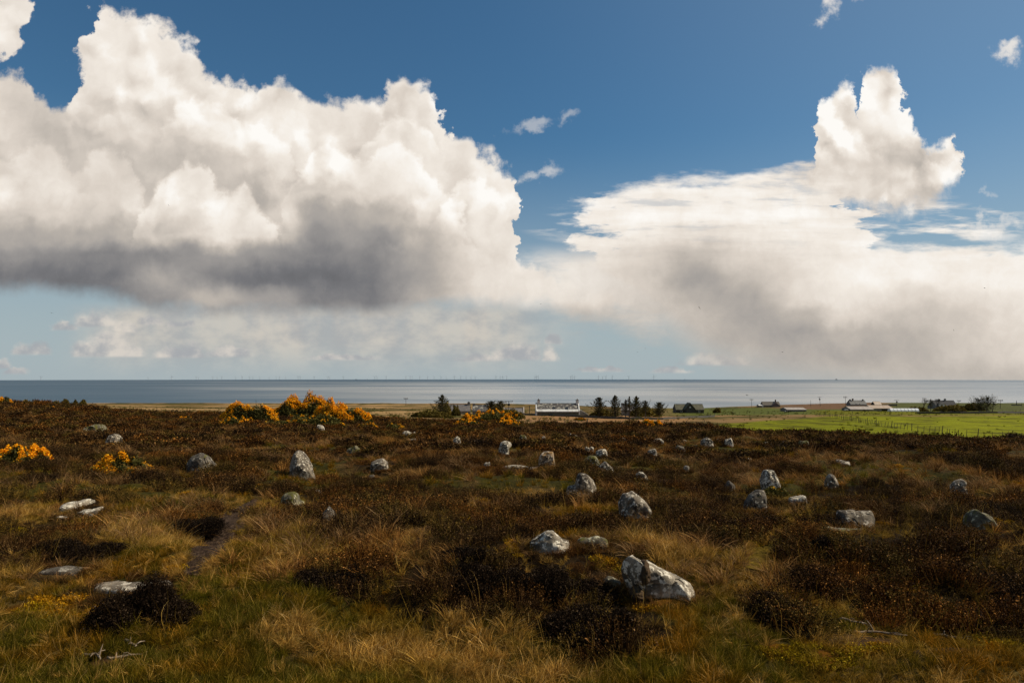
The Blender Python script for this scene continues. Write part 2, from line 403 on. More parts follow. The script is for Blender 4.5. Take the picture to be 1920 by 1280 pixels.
_tab = 1.7 * 1280 / np.exp(GL)[None, :] * 0 + _tab
for _ in range(2):                                      # round the creases off
    p_ = np.pad(_tab, ((3, 3), (0, 0)), 'edge'); _tab = sum(p_[k:k + _tab.shape[0]] for k in range(7)) / 7
rest_ = _tab - 1.7 * 1280 / np.exp(GL)[None, :]
for _ in range(2):
    p_ = np.pad(rest_, ((0, 0), (2, 2)), 'edge'); rest_ = sum(p_[:, k:k + rest_.shape[1]] for k in range(5)) / 5

def base_z(x, y):
    x = np.asarray(x, dtype=float); y = np.asarray(y, dtype=float)
    d = np.clip(y, 3, 600); a = np.clip(x / np.maximum(y, 3), -0.76, 0.76)
    fa = (a - GA[0]) / (GA[1] - GA[0]); fl = (np.log(d) - GL[0]) / (GL[1] - GL[0])
    ia = np.clip(np.floor(fa).astype(int), 0, len(GA) - 2); il = np.clip(np.floor(fl).astype(int), 0, len(GL) - 2)
    ta = fa - ia; tl = fl - il
    r_ = (rest_[ia, il] * (1 - ta) + rest_[ia + 1, il] * ta) * (1 - tl) + (rest_[ia, il + 1] * (1 - ta) + rest_[ia + 1, il + 1] * ta) * tl
    z = -d * (r_ + 6) / 1280
    z = z + np.where(y < 3, (3 - y) * 0.03, 0)
    return np.where(y > 640, z - sstep(y, 640, 760) * 80, z)
def ground_z(x, y):
    x = np.asarray(x, dtype=float); y = np.asarray(y, dtype=float)
    near = 1 - sstep(y, 70, 130)
    m_ = (fbm(x / 5, y / 5, oct=3, seed=3) - 0.5) * 0.66 + (fbm(x / 1.3, y / 1.3, oct=3, seed=8) - 0.5) * 0.34
    far = (fbm(x / 30, y / 30, oct=3, seed=5) - 0.5) * 0.8 * sstep(y, 90, 200)
    return base_z(x, y) + m_ * near * sstep(np.hypot(x, y), 1.0, 5.0) + far
def gz(x, y): return float(ground_z(np.array([x]), np.array([y]))[0])
def to_px(x, y, z):
    """where a point shows in the photograph's own 1920 x 1280 pixels (used to read field boundaries off)"""
    y = np.maximum(y, 0.5)
    return 960 + 1280 * x / y, 705 + 1280 * (CAM_Z - z) / y
_sd = np.exp(np.linspace(math.log(3.2), math.log(700), 1400))
def pos(px, py, dmin=3.2):
    """the first ground point met along the line of sight"""
    a = (px - 960) / 1280
    sy = _sd[_sd >= dmin]
    _, q = to_px(a * sy, sy, ground_z(a * sy, sy))
    hit = np.nonzero(q <= py)[0]
    d = sy[hit[0]] if len(hit) else 600.0
    return a * d, d, gz(a * d, d)

# ------------------------------------------------------------------ what grows where
def ell(px, py, cx, cy, rx, ry): return np.clip(1.25 - np.hypot((px - cx) / rx, (py - cy) / ry), -1, 1)
HEATH = [(240, 1140, 105, 45), (1000, 1120, 240, 75), (870, 1050, 90, 40), (1150, 1175, 120, 45), (90, 1035, 150, 40), (620, 1090, 110, 30),
         (350, 985, 70, 36), (560, 1010, 90, 22), (1600, 1030, 190, 55), (1800, 1050, 190, 70), (1480, 1160, 60, 30), (1350, 1000, 110, 45), (1720, 1130, 160, 30),
         (1550, 1090, 70, 35), (1880, 1170, 60, 30), (420, 880, 60, 20), (700, 930, 120, 25), (760, 975, 90, 25), (60, 990, 90, 20), (1100, 1000, 150, 18)]
GRASS = [(420, 1240, 400, 80), (800, 1210, 230, 60), (540, 1050, 70, 45), (260, 1020, 110, 32), (400, 1110, 120, 60), (150, 1230, 200, 60), (1350, 1240, 160, 50),
         (1550, 1260, 300, 30), (1500, 975, 70, 22), (480, 935, 50, 18), (1300, 1130, 90, 40), (60, 960, 100, 18), (1420, 1050, 40, 30), (1000, 1265, 300, 25), (20, 1110, 60, 25)]
BLOND = [(820, 1190, 190, 60), (545, 1045, 75, 42), (1230, 1050, 90, 35), (60, 965, 90, 18), (270, 1020, 100, 26), (560, 1190, 80, 30), (1440, 1010, 50, 22), (980, 1240, 160, 30), (40, 1090, 60, 30)]
MOSS = [(1600, 1060, 60, 14), (1750, 1150, 70, 18), (1470, 1215, 60, 14), (880, 1010, 40, 10), (330, 1070, 50, 14), (640, 1000, 60, 8), (1290, 960, 50, 8), (1850, 1010, 60, 8), (480, 905, 60, 8), (830, 920, 60, 7), (100, 1150, 100, 26), (1700, 1112, 45, 25), (1560, 1230, 70, 24), (1630, 1215, 90, 22), (960, 1045, 40, 14), (1230, 1130, 80, 16), (560, 985, 40, 12), (700, 940, 50, 6), (910, 950, 25, 16), (1440, 1030, 40, 14), (1880, 1200, 50, 25), (30, 1000, 50, 10), (1150, 1070, 40, 12)]
BARE = [(740, 1035, 80, 26), (410, 1000, 42, 60), (200, 1240, 60, 18), (1640, 1185, 130, 22), (1800, 1215, 110, 20)]
def mx(lst, px, py):
    r_ = np.full(np.shape(px), -1.0)
    for e in lst: r_ = np.maximum(r_, ell(px, py, *e))
    return r_
def zones(x, y):
    """heather, grass, straw, moss and bare weights of moorland points"""
    z = base_z(x, y); px, py = to_px(x, y, z)
    n1 = fbm(x / 1.6, y / 1.6, oct=4, seed=21) - 0.5; n2 = fbm(x / 0.9, y / 0.9, oct=3, seed=31) - 0.5; n3 = fbm(x / 3.5, y / 3.5, oct=3, seed=41) - 0.5
    low = sstep(py, 1060, 1180)
    h_ = 0.12 * (1 - low) - 0.35 * low + n1 * 2.3 + n3 * 1.2
    h_ = h_ + np.maximum(mx(HEATH, px, py), 0) * 1.9 - np.maximum(mx(GRASS, px, py), 0) * 1.7
    h_ = h_ + sstep(y, 55, 80) * 0.55
    heath = sstep(h_, -0.05, 0.22)
    straw = sstep(n3 * 2.6 + n2 * 1.1 + 0.05 + np.maximum(mx(BLOND, px, py), 0) * 1.5 + sstep(y, 9, 20) * 0.3 * (1 - sstep(y, 200, 300)), 0.0, 0.35)
    moss = sstep(np.maximum(mx(MOSS, px, py), 0) * 1.3 + (fbm(x / 0.7, y / 0.7, oct=3, seed=51) - 0.5) * 1.7 - 0.50, 0.0, 0.2)
    bare = sstep(mx(BARE, px, py) + n2 * 0.8, 0.15, 0.5)
    return heath, straw, moss, bare, px, py

# ground sheet, laid out as a fan so that the near part is fine and the far part coarse
rows = np.concatenate([np.linspace(-30, 2.4, 24), np.exp(np.linspace(math.log(2.6), math.log(800), 620))])
aa = np.linspace(-1.25, 1.25, 560)
Y_, A_ = np.meshgrid(rows, aa, indexing='ij'); X_ = A_ * (np.maximum(Y_, 0) + 9)
Z_ = ground_z(X_.ravel(), Y_.ravel()).reshape(X_.shape)
nr, nc = X_.shape
idx = np.arange(nr * nc).reshape(nr, nc)
faces = np.stack([idx[:-1, :-1].ravel(), idx[:-1, 1:].ravel(), idx[1:, 1:].ravel(), idx[1:, :-1].ravel()], 1)
x_, y_, z_ = X_.ravel(), Y_.ravel(), Z_.ravel()
he, st_, mo, ba, gpx, gpy = zones(x_, y_)
def lerp(a, b, t): return a + (b - a) * t[:, None]
C_ = lambda *q: np.array(q, dtype=float)[None, :]
nA = fbm(x_ / 0.5, y_ / 0.5, oct=4, seed=61)
gc = lerp(C_(.034, .028, .004), C_(.066, .041, .011), st_)
gc = lerp(gc, C_(.016, .009, .003), he)
gc = lerp(gc, C_(.105, .042, .002), mo * (1 - he * 0.6))
gc = lerp(gc, C_(.050, .026, .010), ba)
gc *= (0.45 + 1.1 * nA)[:, None]
# the fields beyond the moor
nB = fbm(x_ / 9, y_ / 14, oct=4, seed=71); nC = fbm(x_ / 30, y_ / 40, oct=3, seed=81)
_, tpy = to_px(x_, y_, base_z(x_, y_))
tpx = 960 + 1280 * np.clip(x_ / np.maximum(y_, 0.5), -1.2, 1.2)
edge_d = np.interp(tpx, [-400, 0, 300, 560, 760, 960, 1280, 1400, 1600, 1920, 2400], [94, 94, 92, 96, 100, 96, 84, 74, 66, 64, 64])
fld = sstep(y_ + (nB - .5) * 10, edge_d, edge_d + 6)
far = lerp(C_(.19, .115, .045), C_(.062, .050, .010), sstep(nB * 0.6 + nC * 0.4, 0.42, 0.56))      # rough tan pasture with olive patches
strip = sstep(np.sin(y_ / 23 + nC * 7 + x_ / 160), 0.1, 0.6)
far = lerp(far, C_(.30, .185, .075), strip * sstep(y_, 150, 260) * (1 - sstep(tpx, 900, 1000)))
far = lerp(far, C_(.25, .135, .055) , sstep(tpx, 930, 975) * (1 - sstep(tpx, 1255, 1330)) * (1 - sstep(tpy, 797, 800)) * sstep(tpy, 778, 781))
far = lerp(far, C_(.075, .085, .014), sstep(tpx, 1220, 1300) * (1 - sstep(tpy, 776, 779)) * sstep(tpy, 763, 766))
green_top = np.interp(tpx, [1280, 1330, 1450, 1560, 1700, 1920], [806, 797, 789, 780, 781, 779])
grn = sstep(tpx + (nB - .5) * 60, 1310, 1345) * sstep(tpy, green_top - 2, green_top + 2)
tuss = fbm(x_ / 3.0, y_ / 6.0, oct=3, seed=91)
gcol = lerp(C_(.165, .172, .0004), C_(.085, .082, .0004), sstep(tuss, 0.50, 0.66))
fence_line = np.interp(tpx, [1530, 1600, 1700, 1800, 1920, 2300], [780, 792, 806, 818, 826, 850])
gcol = lerp(gcol, gcol * 0.80, sstep(tpy, fence_line - 1, fence_line + 1))
far = lerp(far, gcol, grn)
upper = sstep(tpx, 1500, 1560) * (1 - sstep(tpy, 777, 780)) * sstep(tpy, 769, 771)
far = lerp(far, C_(.115, .110, .002), upper)
far = lerp(far, C_(.13, .072, .036), sstep(tpx, 1440, 1480) * (1 - sstep(tpx, 1640, 1660)) * (1 - sstep(tpy, 766, 768)) )
far = lerp(far, C_(.072, .075, .020), sstep(tpx, 1660, 1680) * (1 - sstep(tpy, 768, 770)))
far *= (0.72 + 0.56 * fbm(x_ / 2.5, y_ / 5, oct=3, seed=95))[:, None]
gc = lerp(gc, far, fld)
gc = lerp(gc, C_(.10, .085, .06), sstep(y_, 690, 720))
rgba = np.concatenate([np.clip(gc, 0, 1), np.ones((len(gc), 1))], 1)

def new_mat(name):
    m_ = D.materials.new(name); m_.use_nodes = True
    n = NT(m_.node_tree); b = m_.node_tree.nodes['Principled BSDF']
    return m_, n, b
def attr(n, name, out='Color'):
    a = n.new('ShaderNodeAttribute', attribute_name=name); return a.outputs[out]
def wpos(n): return n.new('ShaderNodeNewGeometry').outputs['Position']
def opos(n): return n.new('ShaderNodeTexCoord').outputs['Object']
def bump(n, b, h, strength=0.4, dist=0.02):
    k = n.new('ShaderNodeBump'); n.put(k.inputs['Height'], h); k.inputs['Strength'].default_value = strength; k.inputs['Distance'].default_value = dist
    n.l.new(k.outputs[0], b.inputs['Normal'])

m_ground, n, b = new_mat('moor_ground')
p = wpos(n)
nn = n.noise(p, 9.0, 6, 0.7); n2_ = n.noise(p, 2.0, 5, 0.65)
cc = n.mix(1.0, attr(n, 'soil'), n.ramp(nn, [(0.25, (.45, .42, .40)), (0.5, (1, 1, 1)), (0.75, (1.7, 1.6, 1.4))]), 'MULTIPLY')
cc = n.mix(1.0, cc, n.ramp(n2_, [(0.3, (.7, .7, .7)), (0.7, (1.3, 1.3, 1.3))]), 'MULTIPLY')
n.put(b.inputs['Base Color'], cc); b.inputs['Roughness'].default_value = 0.95; b.inputs['Specular IOR Level'].default_value = 0.05
bump(n, b, n.noise(p, 14.0, 5, 0.7), 0.9, 0.05)
ground = mesh_obj('ground', np.stack([x_, y_, z_], 1), faces, m_ground, smooth=True, attrs={'soil': ('FLOAT_COLOR', rgba)})
tag(ground, kind='structure')

# ------------------------------------------------------------------ the sea, curving away below the horizon
SEA = -74.0; RE = 6371000 * 1.08
rr = np.concatenate([[300], np.exp(np.linspace(math.log(400), math.log(60000), 150))]); th = np.linspace(-math.pi, math.pi, 241)[:-1]
R2, T2 = np.meshgrid(rr, th, indexing='ij')
sx, sy_ = (R2 * np.sin(T2)).ravel(), (R2 * np.cos(T2)).ravel(); sz = SEA - (R2.ravel() ** 2) / (2 * RE)
ii = np.arange(R2.size).reshape(R2.shape); jj = np.roll(ii, -1, axis=1)
sf = np.stack([ii[:-1].ravel(), ii[1:].ravel(), jj[1:].ravel(), jj[:-1].ravel()], 1)
m_sea, n, b = new_mat('sea_water')
p = wpos(n)
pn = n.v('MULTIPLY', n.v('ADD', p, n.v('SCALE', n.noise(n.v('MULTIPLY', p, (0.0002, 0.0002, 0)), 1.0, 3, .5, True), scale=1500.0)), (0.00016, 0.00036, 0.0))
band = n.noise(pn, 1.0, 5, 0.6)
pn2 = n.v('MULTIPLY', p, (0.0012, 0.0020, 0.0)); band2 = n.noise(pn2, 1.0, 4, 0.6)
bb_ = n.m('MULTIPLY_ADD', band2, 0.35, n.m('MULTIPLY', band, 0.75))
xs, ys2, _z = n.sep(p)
brg = n.m('DIVIDE', xs, n.m('MAXIMUM', ys2, 500.0))                       # wind-darkened water far out, darker to the left, painted sun glare to the right
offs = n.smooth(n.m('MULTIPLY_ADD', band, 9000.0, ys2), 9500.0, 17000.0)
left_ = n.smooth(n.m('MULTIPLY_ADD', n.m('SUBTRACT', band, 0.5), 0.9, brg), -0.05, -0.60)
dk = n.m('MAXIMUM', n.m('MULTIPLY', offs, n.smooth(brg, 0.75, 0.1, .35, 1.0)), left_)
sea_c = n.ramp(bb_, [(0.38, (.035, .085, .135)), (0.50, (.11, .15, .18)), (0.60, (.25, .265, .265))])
sea_c = n.mix(n.smooth(brg, 0.0, 0.7, 0, .45), sea_c, (.33, .31, .28))  # silvery sun glare put into the water's base colour, stronger to the right
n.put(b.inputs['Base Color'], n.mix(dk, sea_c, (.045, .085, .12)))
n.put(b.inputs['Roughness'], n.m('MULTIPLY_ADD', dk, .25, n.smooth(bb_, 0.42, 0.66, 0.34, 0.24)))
b.inputs['IOR'].default_value = 1.33
wv = n.v('MULTIPLY', p, (0.05, 0.09, 0.0))
bump(n, b, n.noise(wv, 1.0, 5, 0.65), 1.0, 0.7)
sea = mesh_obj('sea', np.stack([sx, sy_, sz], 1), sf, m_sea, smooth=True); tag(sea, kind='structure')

# ------------------------------------------------------------------ paths
def drape(name, pts, label_mat, lift=0.012):
    """a strip on the ground through (px, py, half width in px) of the photograph"""
    P3 = []
    for (px_, py_, w_) in pts:
        x, y, z = pos(px_, py_); P3.append((x, y, w_ * y / 1280))
    P3 = np.array(P3); t = np.linspace(0, len(P3) - 1, 60); Q = np.stack([np.interp(t, np.arange(len(P3)), P3[:, k]) for k in range(3)], 1)
    k = np.ones(7) / 7
    for c_ in range(3): Q[:, c_] = np.convolve(np.pad(Q[:, c_], 3, 'edge'), k, 'valid')
    d = np.gradient(Q[:, :2], axis=0); d /= np.maximum(np.linalg.norm(d, axis=1, keepdims=True), 1e-6); nrm = np.stack([-d[:, 1], d[:, 0]], 1)
    vs_, fs = [], []
    m_ = 9
    for i in range(len(Q)):
        for j in range(m_):
            s_ = (j / (m_ - 1) * 2 - 1) * Q[i, 2] * (0.45 + 1.1 * float(vnoise(np.array([i * .23]), np.array([j // 5 * 3.1]), seed=5)[0]))
            x, y = Q[i, 0] + nrm[i, 0] * s_, Q[i, 1] + nrm[i, 1] * s_
            edge = abs(j / (m_ - 1) * 2 - 1)
            vs_.append((x, y, gz(x, y) + lift * (1 - edge ** 3) - 0.02 * (edge > 0.99)))
    for i in range(len(Q) - 1):
        for j in range(m_ - 1): fs.append([i * m_ + j, i * m_ + j + 1, (i + 1) * m_ + j + 1, (i + 1) * m_ + j])
    o = mesh_obj(name, vs_, fs, label_mat, smooth=True); return tag(o, kind='structure')
m_peat, n, b = new_mat('trodden_peat')
p = wpos(n)
n.put(b.inputs['Base Color'], n.ramp(n.noise(n.v('MULTIPLY', p, (1, .45, 1)), 26, 5, .7), [(0.3, (.014, .008, .005)), (0.52, (.055, .033, .020)), (0.72, (.17, .11, .07))]))
b.inputs['Roughness'].default_value = 0.95; bump(n, b, n.noise(p, 30, 4, .7), 1.0, 0.06); b.inputs['Specular IOR Level'].default_value = .04
PATH1 = [(355, 1082, 30), (388, 1040, 50), (415, 1003, 50), (442, 970, 40), (466, 948, 26), (484, 936, 16)]
drape('path', PATH1, m_peat)
m_sandy, n, b = new_mat('trodden_moss')
p = wpos(n)
n.put(b.inputs['Base Color'], n.ramp(n.noise(p, 14, 5, .7), [(0.3, (.050, .034, .004)), (0.55, (.15, .095, .010)), (0.75, (.26, .17, .03))]))
b.inputs['Roughness'].default_value = 0.95; bump(n, b, n.noise(p, 30, 4, .7), 1.0, 0.06); b.inputs['Specular IOR Level'].default_value = .04
PATH2 = [(1408, 1072, 24), (1432, 1035, 34), (1462, 1010, 30), (1500, 985, 20), (1520, 968, 12)]
drape('path', PATH2, m_sandy)

# ------------------------------------------------------------------ stones
def stone_mat(name, base, pale, dark, lich=0.5, moss=0.0, ochre=0.0, sc=1.0):
    m_, n, b = new_mat(name)
    p = opos(n)
    big = n.noise(p, 3.0 * sc, 5, 0.6); mid = n.noise(p, 9.0 * sc, 6, 0.65); fine = n.noise(p, 42.0 * sc, 4, 0.7)
    c_ = n.mix(n.smooth(big, 0.38, 0.62), dark, base)
    v_ = n.voro(n.v('ADD', p, n.v('SCALE', n.v('SUBTRACT', n.noise(p, 16 * sc, 3, .6, True), (.5, .5, .5)), scale=0.12)), 15.0 * sc, feature='F1', dims='3D')
    spot = n.m('MULTIPLY', n.smooth(v_, 0.46, 0.34), n.smooth(mid, 0.60 - 0.18 * lich, 0.66 - 0.18 * lich))
    c_ = n.mix(n.m('MAXIMUM', spot, n.smooth(mid, 0.66 - 0.12 * lich, 0.70 - 0.12 * lich, 0, .85)), c_, pale)
    if ochre: c_ = n.mix(n.smooth(n.noise(p, 5 * sc, 5, .7), .60 - .1 * ochre, .66 - .1 * ochre, 0, .7), c_, (.30, .16, .045))
    blk = n.noise(n.v('ADD', p, (4.1, 2.2, 9.0)), 6 * sc, 6, .7)
    c_ = n.mix(n.smooth(blk, 0.60, 0.66, 0, 0.85), c_, (.020, .017, .013))
    if moss: c_ = n.mix(n.smooth(n.noise(n.v('ADD', p, (7, 1, 3)), 4 * sc, 5, .65), .62 - .14 * moss, .68 - .14 * moss), c_, (.085, .075, .012))
    c_ = n.mix(1.0, c_, n.ramp(fine, [(0.3, (.72, .72, .72)), (0.7, (1.28, 1.27, 1.25))]), 'MULTIPLY')
    n.put(b.inputs['Base Color'], c_); b.inputs['Roughness'].default_value = 0.92; b.inputs['Specular IOR Level'].default_value = 0.25
    bump(n, b, n.m('MULTIPLY_ADD', mid, 1.2, n.m('MULTIPLY', fine, 0.4)), 0.8, 0.03)
    return m_
SM = {
    'grey':   stone_mat('grey_lichened_stone', (.23, .185, .130), (.54, .47, .36), (.060, .046, .032), .68),
    'dark':   stone_mat('dark_grey_stone', (.155, .128, .094), (.36, .32, .25), (.045, .036, .026), .45, moss=.3),
    'pale':   stone_mat('pale_lichened_stone', (.33, .275, .20), (.66, .59, .46), (.080, .064, .044), .9),
    'ochre':  stone_mat('ochre_streaked_stone', (.32, .23, .145), (.54, .45, .33), (.080, .060, .042), .75, ochre=1.0),
    'mossy':  stone_mat('mossy_stone', (.17, .145, .09), (.44, .40, .27), (.046, .037, .022), .6, moss=1.0),
}
def make_stone(name, poly, thick=0.6, seed=0, rough=1.0, lean=0.0, mat='grey', dist=None, bury=0.28, blocky=0.55):
    """solid stone whose front outline follows poly (photo pixels); it has its own thickness and stands in the ground"""
    poly = np.array(poly, dtype=float)
    bx = poly[:, 0].mean(); by = poly[:, 1].max()
    x0, d, z0 = pos((poly[:, 0].min() + poly[:, 0].max()) / 2, by) if dist is None else dist
    k = d / 1280
    cxp = (poly[:, 0].min() + poly[:, 0].max()) / 2
    Pm = np.stack([(poly[:, 0] - cxp) * k, (by - poly[:, 1]) * k], 1)
    # run the outline down into the ground
    low = Pm[:, 1] < 0.12 * Pm[:, 1].max()
    Pm[low, 1] -= bury
    c_ = np.array([(Pm[:, 0].min() + Pm[:, 0].max()) / 2, (Pm[:, 1].min() + Pm[:, 1].max()) / 2])
    n_th, n_ph = 84, 44
    ths = np.linspace(0, 2 * math.pi, n_th, endpoint=False)
    R = np.zeros(n_th); Q = np.vstack([Pm, Pm[:1]])
    for i, t in enumerate(ths):
        dv = np.array([math.cos(t), math.sin(t)]); best = 0
        for j in range(len(Pm)):
            a_ = Q[j] - c_; e = Q[j + 1] - Q[j]; den = dv[0] * e[1] - dv[1] * e[0]
            if abs(den) < 1e-9: continue
            r_ = (a_[0] * e[1] - a_[1] * e[0]) / den; u_ = (a_[0] * dv[1] - a_[1] * dv[0]) / den
            if r_ > 0 and -1e-6 <= u_ <= 1 + 1e-6: best = max(best, r_)
        R[i] = best if best > 0 else R[i - 1]
    W_ = Pm[:, 0].max() - Pm[:, 0].min(); T = W_ * thick * 0.5
    phs = np.linspace(-math.pi / 2, math.pi / 2, n_ph)
    PH, TH = np.meshgrid(phs, ths, indexing='ij'); RR = np.broadcast_to(R[None, :], PH.shape)
    cp = np.cos(PH) ** blocky; sp = np.sign(np.sin(PH)) * np.abs(np.sin(PH)) ** 0.85
    X = c_[0] + np.cos(TH) * RR * cp; Zs = c_[1] + np.sin(TH) * RR * cp; Yd = sp * T
    # faceting and roughness
    s_ = 1.0 / max(W_, 0.15)
    def nf(f, o, g=0): return fbm(X * f * s_ + seed * 3.7, Yd * f * s_ + g, Zs * f * s_, oct=o, seed=seed + g) - 0.5
    facet = np.abs(nf(1.6, 2, 3)) * 2
    amp = W_ * 0.20 * rough
    disp = (nf(2.6, 4, 1) * 1.2 - facet * 0.5 + 0.12) * amp
    crk = np.abs(nf(3.4, 2, 9)); disp -= np.exp(-(crk / 0.018) ** 2) * W_ * 0.06 * rough
    cx_ = cp * np.cos(TH); cz_ = cp * np.sin(TH)
    X = X + cx_ * disp * 0.35; Zs = Zs + cz_ * disp * 0.35; Yd = Yd + sp * disp * 1.6 + nf(1.1, 2, 5) * W_ * 0.22 * rough * cp
    prs = np.random.default_rng(seed + 500)
    pc_ = np.stack([X.ravel() - c_[0], Yd.ravel(), Zs.ravel() - c_[1]], 1); half_ = np.array([W_ / 2, T, max(Pm[:, 1].max() - c_[1], .1)])
    for _k in range(15):
        nv = prs.normal(size=3) * [1, 1.2, .8]; nv /= np.linalg.norm(nv)
        lim = np.quantile(pc_ @ nv, 1.0) * prs.uniform(.76, .94); ov_ = np.maximum(pc_ @ nv - lim, 0)
        keep = .04 + .62 * (abs(nv[1]) < .40)
        pc_ = pc_ - (ov_ * (1 - keep))[:, None] * nv
    X, Yd, Zs = (pc_[:, 0] + c_[0]).reshape(X.shape), pc_[:, 1].reshape(X.shape), (pc_[:, 2] + c_[1]).reshape(X.shape)
    Yd = Yd + lean * (Zs)
    V_ = np.stack([X.ravel(), Yd.ravel() + T * 0.35, Zs.ravel()], 1)
    ii = np.arange(PH.size).reshape(PH.shape); jj = np.roll(ii, -1, axis=1)
    F = np.stack([ii[:-1].ravel(), ii[1:].ravel(), jj[1:].ravel(), jj[:-1].ravel()], 1)
    o = mesh_obj(name, V_, F, SM[mat], smooth=True)
    o.location = (x0, d, z0)
    return o
G_ST = 'stones of the stone rows'
STONES = [  # name, outline in photo pixels, thickness, material, label
 ('standing_stone', [(541, 898), (542, 872), (547, 853), (557, 845), (566, 847), (574, 862), (583, 880), (594, 898)], .75, 'grey', 'tall pointed standing stone with a black left face, left of the middle of the moor'),
 ('standing_stone', [(345, 886), (349, 868), (358, 856), (372, 850), (388, 855), (397, 872), (405, 888)], .8, 'dark', 'broad grey standing stone with dark mossy crown above the dirt path'),
 ('standing_stone', [(692, 880), (696, 868), (705, 862), (717, 861), (725, 870), (729, 881)], .9, 'grey', 'low rounded grey stone right of the tall pointed stone'),
 ('standing_stone', [(646, 852), (650, 842), (660, 838), (668, 834), (673, 841), (674, 851)], .9, 'mossy', 'small greenish stone up the slope behind the low rounded grey stone'),
 ('standing_stone', [(1010, 878), (1009, 860), (1013, 850), (1025, 846), (1037, 847), (1041, 862), (1045, 878)], .8, 'ochre', 'upright square stone streaked with orange lichen in the middle of the rows'),
 ('standing_stone', [(937, 853), (935, 842), (939, 828), (950, 826), (959, 828), (959, 837), (954, 841), (955, 853)], .8, 'pale', 'narrow pale upright stone with a notched right shoulder'),
 ('standing_stone', [(847, 834), (850, 824), (857, 817), (863, 824), (868, 834)], .9, 'pale', 'small pale pointed stone left of the low pale block'),
 ('standing_stone', [(885, 835), (888, 827), (897, 824), (905, 828), (906, 835)], 1.0, 'pale', 'low pale block stone between the pointed stone and the notched upright stone'),
 ('standing_stone', [(1060, 932), (1064, 914), (1078, 911), (1082, 893), (1088, 885), (1101, 887), (1115, 902), (1124, 932)], .7, 'grey', 'grey standing stone with lichen spots and a low left shoulder'),
 ('standing_stone', [(1163, 966), (1162, 943), (1170, 929), (1188, 922), (1200, 930), (1214, 944), (1223, 958), (1222, 966), (1200, 970)], .8, 'grey', 'big mottled boulder-like standing stone uphill of the long white lichened stone'),
 ('standing_stone', [(1094, 876), (1096, 861), (1106, 854), (1118, 856), (1125, 869), (1124, 877)], .9, 'mossy', 'domed stone with a mossy cap beside the jagged layered stone'),
 ('standing_stone', [(1117, 888), (1122, 874), (1136, 866), (1143, 874), (1150, 880), (1155, 889)], .8, 'grey', 'jagged layered grey stone just right of the domed stone'),
 ('standing_stone', [(1193, 900), (1193, 890), (1199, 885), (1206, 886), (1213, 893), (1222, 901)], .8, 'pale', 'small pale stone with two humps right of the jagged stone'),
 ('standing_stone', [(1431, 924), (1428, 895), (1434, 882), (1453, 882), (1459, 897), (1467, 924)], .7, 'pale', 'tall white flat-topped standing stone with yellow flowers at its foot'),
 ('standing_stone', [(1394, 958), (1399, 942), (1408, 929), (1422, 919), (1433, 920), (1438, 932), (1440, 961)], .8, 'dark', 'rounded grey standing stone in front of the white flat-topped stone'),
 ('standing_stone', [(1548, 916), (1551, 896), (1557, 888), (1566, 891), (1573, 904), (1575, 917)], .8, 'grey', 'small arched stone with a dark hollow in its face'),
 ('standing_stone', [(1783, 926), (1790, 908), (1796, 898), (1806, 897), (1813, 903), (1813, 927)], .8, 'grey', 'smooth leaning stone alone in the heather near the right edge'),
 ('standing_stone', [(1572, 991), (1572, 967), (1578, 959), (1603, 955), (1612, 961), (1636, 959), (1649, 991)], .55, 'grey', 'wide low block of grey stone beside the mossy path'),
 ('standing_stone', [(1806, 988), (1822, 966), (1835, 955), (1842, 962), (1860, 964), (1866, 978), (1864, 991)], .8, 'mossy', 'broken grey stone with a yellow moss patch near the right edge'),
 ('boulder', [(989, 1032), (991, 1018), (1005, 1008), (1022, 999), (1036, 999), (1052, 1012), (1068, 1018), (1080, 1032)], .7, 'pale', 'low pale humped boulder behind the long dark heather bank'),
 ('boulder', [(524, 953), (525, 934), (532, 925), (548, 922), (556, 926), (559, 938), (569, 942), (568, 953)], .8, 'mossy', 'stubby greenish stone with a small ledge on its right side'),
 ('boulder', [(596, 985), (604, 962), (615, 951), (628, 963), (638, 985)], .9, 'dark', 'triangular dark grey stone in long grass right of the dirt path'),
 ('boulder', [(153, 814), (159, 802), (172, 795), (186, 796), (195, 803), (197, 815)], .9, 'mossy', 'rounded boulder with a pale right side on the hillside at far left'),
 ('boulder', [(196, 833), (201, 816), (212, 811), (221, 820), (227, 833)], .9, 'grey', 'smaller grey boulder just below the rounded one at far left'),
 ('boulder', [(1356, 920), (1361, 909), (1369, 901), (1377, 909), (1383, 920)], .9, 'dark', 'small dark conical stone half sunk in heather left of the white flat-topped stone'),
]
